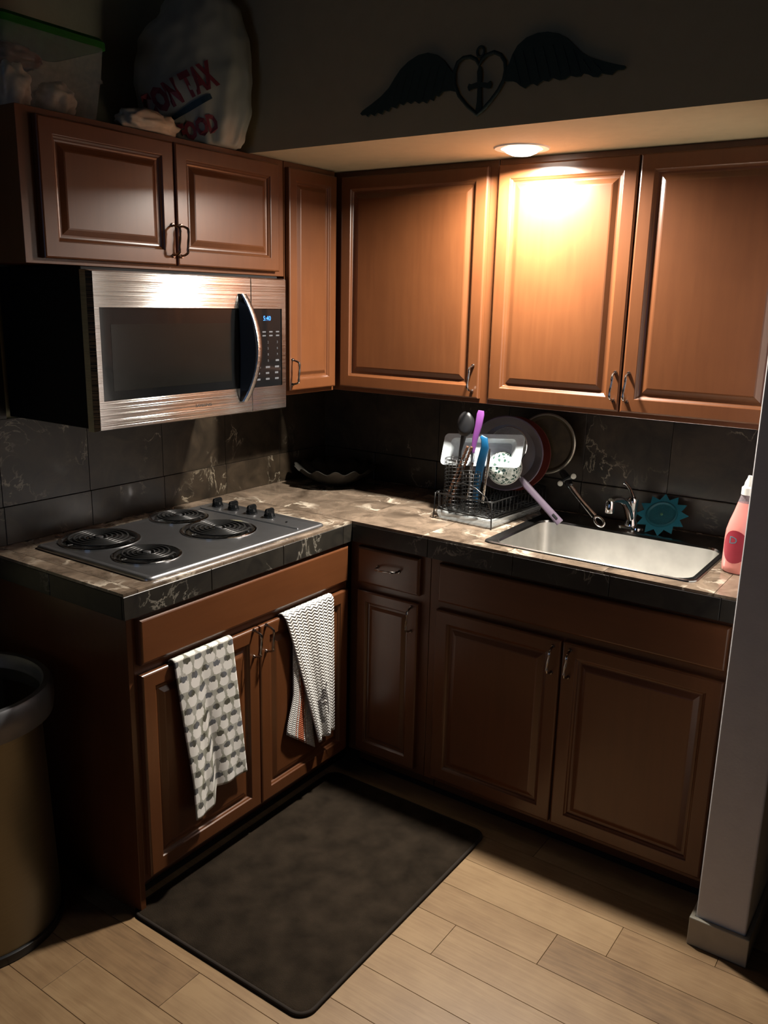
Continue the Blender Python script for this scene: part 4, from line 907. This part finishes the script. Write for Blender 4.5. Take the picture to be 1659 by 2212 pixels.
hp = [Vector((1.078, -.262, 1.122)), Vector((1.104, -.268, 1.100)), Vector((1.155, -.272, 1.060)), Vector((1.205, -.275, 1.020)), Vector((1.238, -.275, .992))]
def flatbar(path, ws, th, nrm_):
    ls = []; nrm_ = Vector(nrm_).normalized()
    for i, p in enumerate(path):
        tdir = (path[min(i+1, len(path)-1)]-path[max(i-1, 0)]).normalized(); sd = tdir.cross(nrm_).normalized(); nn_ = sd.cross(tdir)
        l = []
        for k in range(12):
            a = 2*PI*k/12; c_, s_ = math.cos(a), math.sin(a); l.append(p+sd*ws[i]*math.copysign(abs(c_)**.6, c_)+nn_*th*math.copysign(abs(s_)**.8, s_))
        ls.append(l)
    return ls
MB().loops(flatbar(hp, [.008, .0125, .0115, .0125, .0135], .006, (.3, -.9, .5))).obj('handle', 'lav', t, smooth=50, label='lavender handle')
sl = flatbar([hp[3].lerp(hp[4], .15)+Vector((.002, -.0058, .0035)), hp[3].lerp(hp[4], .62)+Vector((.002, -.0058, .0035))], [.0042, .0042], .0012, (.3, -.9, .5))
MB().loops(sl).obj('hanging_slot', 'black', t)
pm = MB().tube([Vector((1.060, -.250, 1.138)), hp[0], hp[1]], .0042, 8); pm.obj('handle_bracket', 'chrome', t, smooth=True)
disc('dinner_plate', 'dark red plate standing behind the lavender-handled pan', 'plate', (.985, -.128, 1.179), (.22, -.97, .12), [(.05, 0), (.075, .003), (.128, .014), (.134, .018), (.132, .020), (.10, .010), (.06, .006), (.001, .005)], 'redp')
t, M3 = disc('skillet', 'dark brown skillet with a steel handle leaning on the tiles behind the rack', 'pan', (1.082, -.062, 1.218), (.10, -.985, .14), [(.001, 0), (.092, .0), (.102, .004), (.106, .012), (.1065, .026), (.100, .029), (.090, .020), (.001, .018)], 'darkpan', 'panrim', [(.100, .0285), (.105, .031), (.109, .028), (.108, .020), (.106, .016)])
sh = [Vector((1.178, -.112, 1.118)), Vector((1.208, -.135, 1.092)), Vector((1.262, -.158, 1.050)), Vector((1.318, -.172, 1.008)), Vector((1.338, -.176, .993)), Vector((1.352, -.178, .983))]
MB().loops(flatbar(sh[1:4], [.0115, .0085, .011], .0045, (.3, -.8, .6))).obj('handle', 'chrome', t, smooth=50, label='steel handle')
ctr = sh[4]; tdir = (sh[5]-sh[3]).normalized(); sd = tdir.cross(Vector((.3, -.8, .6))).normalized()
MB().tube([ctr+tdir*.020*math.cos(q)+sd*.0125*math.sin(q) for q in [2*PI*k/20 for k in range(20)]], .0048, 8, closed=True).obj('hanging_loop', 'chrome', t, smooth='all')
br = MB().tube([Vector((1.160, -.100, 1.130)), sh[0], sh[1]], [.012, .014, .012], 10); br.tube([Vector((1.168, -.128, 1.098)), Vector((1.215, -.128, 1.128))], .008, 8); br.obj('handle_bracket', 'black', t, smooth=True)
qn = Vector((.3, -.9, .3)); QM = Vector((0, 0, 1)).rotation_difference(qn.normalized()).to_matrix()
for c in ((1.172, -.140, 1.096), (1.219, -.140, 1.128)):
    MB().lathe([(.0095, 0), (.0095, .003), (.006, .005), (.002, .0045)], c, 18, mat=QM).obj('rivet', 'rivet', t, smooth=40)
# clear domed lid, food container and patterned bowl
disc('pot_lid', 'round clear glass lid tilted in the dish rack behind the food container', 'lid', (1.010, -.240, 1.220), (.10, -.93, .30), [(.068, 0), (.070, .003), (.066, .006), (.055, .014), (.030, .022), (.002, .024)], 'glass', 'chrome', [(.0705, .002), (.0715, .004), (.0695, .0055)])
cM = Matrix.Rotation(math.radians(-5), 3, 'Y') @ Matrix.Rotation(math.radians(66), 3, 'X')
cc = Vector((.938, -.292, 1.206))
t = thing('food_container', 'white-lit clear plastic food container lying tilted over the rack', 'container', tuple(cc-Vector((0, 0, .04))))
def crr(hx, hy, z, r): return [cc+cM @ p for p in rrect(-hx, hx, -hy, hy, z, r, 4)]
MB().loops([crr(.108, .036, -.022, .014), crr(.132, .046, .000, .018), crr(.157, .058, .002, .016), crr(.157, .058, .005, .016), crr(.129, .043, .003, .018), crr(.104, .033, -.018, .012)]).obj('tub', 'cplast', t, smooth=35)
t = thing('patterned_bowl', 'small bowl with a green and white leaf pattern, under the clear container', 'bowl', (1.020, -.290, 1.09))
bM = Vector((0, 0, 1)).rotation_difference(Vector((.25, -.93, .28)).normalized()).to_matrix(); bC = (1.016, -.268, 1.152)
MB().lathe([(.060, .0), (.058, .012), (.050, .030), (.034, .046), (.020, .048), (.002, .044), (.030, .042), (.048, .028), (.057, .0)][::-1][0:0] or [(.057, .0), (.060, .0), (.058, .012), (.050, .030), (.036, .044), (.022, .048), (.002, .0485)], bC, 44, mat=bM, cap0=True, cap1=True).obj('bowl', 'patt', t, smooth=40)
MB().lathe([(.0605, .004), (.0620, .000), (.0600, -.003), (.0560, -.001)], bC, 44, mat=bM, cap0=False, cap1=False).obj('rim', 'white', t, smooth=True, label='cream rim')
# utensils
UY = -.322
t = thing('serving_spoon', 'large black nylon serving spoon standing in the rack', 'spoon', (.862, UY, 1.03))
sM = Matrix.Rotation(math.radians(12), 3, 'Z') @ Matrix.Rotation(math.radians(78), 3, 'X')
hc_ = Vector((.884, UY, 1.297)); b_ = MB()
ls = [[hc_+sM @ Vector((r*.031*math.cos(2*PI*k/32), r*.046*math.sin(2*PI*k/32), h)) for k in range(32)] for r, h in ((.03, .010), (.6, .009), (.9, .004), (1, -.004), (.96, -.0055), (.85, .000), (.5, .0055), (.03, .0065))]
b_.loops(ls).obj('head', 'black', t, smooth=60)
MB().tube([hc_-Vector((.003, .002, .040)), Vector((.870, UY, 1.200)), Vector((.864, UY, 1.10)), Vector((.862, UY, 1.035))], [.010, .0065, .0055, .0055], 10).obj('handle', 'black', t, smooth=True)
t = thing('spatula', 'utensil with a purple handle end sticking up under the cabinet', 'utensil', (.915, UY, 1.03))
MB().loops(flatbar([Vector((.944, UY-.002, 1.348)), Vector((.943, UY-.003, 1.336)), Vector((.938, UY-.003, 1.30)), Vector((.926, UY-.002, 1.25)), Vector((.918, UY, 1.20))], [.010, .0130, .0125, .0100, .0065], .006, (.4, -.9, .1))).obj('handle', 'purple', t, smooth=50)
MB().tube([Vector((.918, UY, 1.20)), Vector((.915, UY, 1.10)), Vector((.913, UY, 1.035))], [.0055, .004, .004], 8).obj('shaft', 'steel2', t, smooth=True)
t = thing('turner', 'bright blue nylon turner with a curled tip standing in the rack', 'utensil', (.932, UY, 1.02))
MB().loops(flatbar([Vector((.955, UY-.012, 1.262)), Vector((.968, UY-.014, 1.255)), Vector((.971, UY-.012, 1.225)), Vector((.955, UY-.008, 1.165)), Vector((.943, UY, 1.10)), Vector((.934, UY, 1.03))], [.006, .012, .014, .015, .013, .012], .0045, (.4, -.9, .1))).obj('blade', 'blue', t, smooth=50)
t = thing('tongs', 'tongs with beaded brown handles leaning in the cutlery basket', 'tongs', (.840, -.335, 1.02))
for (p, q_) in (((.905, -.335, 1.222), (.828, -.345, 1.012)), ((.918, -.330, 1.222), (.846, -.340, 1.012))):
    P0, P1 = Vector(p), Vector(q_); pts = [P0.lerp(P1, k/36) for k in range(37)]
    MB().tube(pts, [.0062 if k % 2 == 0 else .0040 for k in range(37)], 8).obj('arm', 'brown', t, smooth='all')
for nm, lab, cat, a, b in (('dinner_fork', 'steel fork standing tines-up left of the blue turner', 'fork', (.922, -.328, 1.205), (.905, -.318, 1.03)), ('table_knife', 'slim steel knife standing right of the blue turner', 'knife', (.996, -.345, 1.225), (.970, -.330, 1.03))):
    A_, B_ = Vector(a), Vector(b); mb = MB(); t = thing(nm, lab, cat, tuple(B_))
    if nm == 'dinner_fork':
        mb.loops(flatbar([A_.lerp(B_, .22), A_.lerp(B_, .35), A_.lerp(B_, .6), B_], [.009, .006, .003, .005], .0014, (0, -1, .1)))
        for k in range(4):
            off = Vector((-.0075+.005*k, 0, 0)); mb.tube([A_+off, A_.lerp(B_, .24)+off*.9], .0012, 6)
        mb.obj('fork_body', 'chrome', t, smooth=50)
    else:
        mb.loops(flatbar([A_, A_.lerp(B_, .15), A_.lerp(B_, .5), A_.lerp(B_, .55), B_], [.002, .006, .006, .004, .0055], .0012, (0, -1, .1))).obj('knife_body', 'chrome', t, smooth=50)
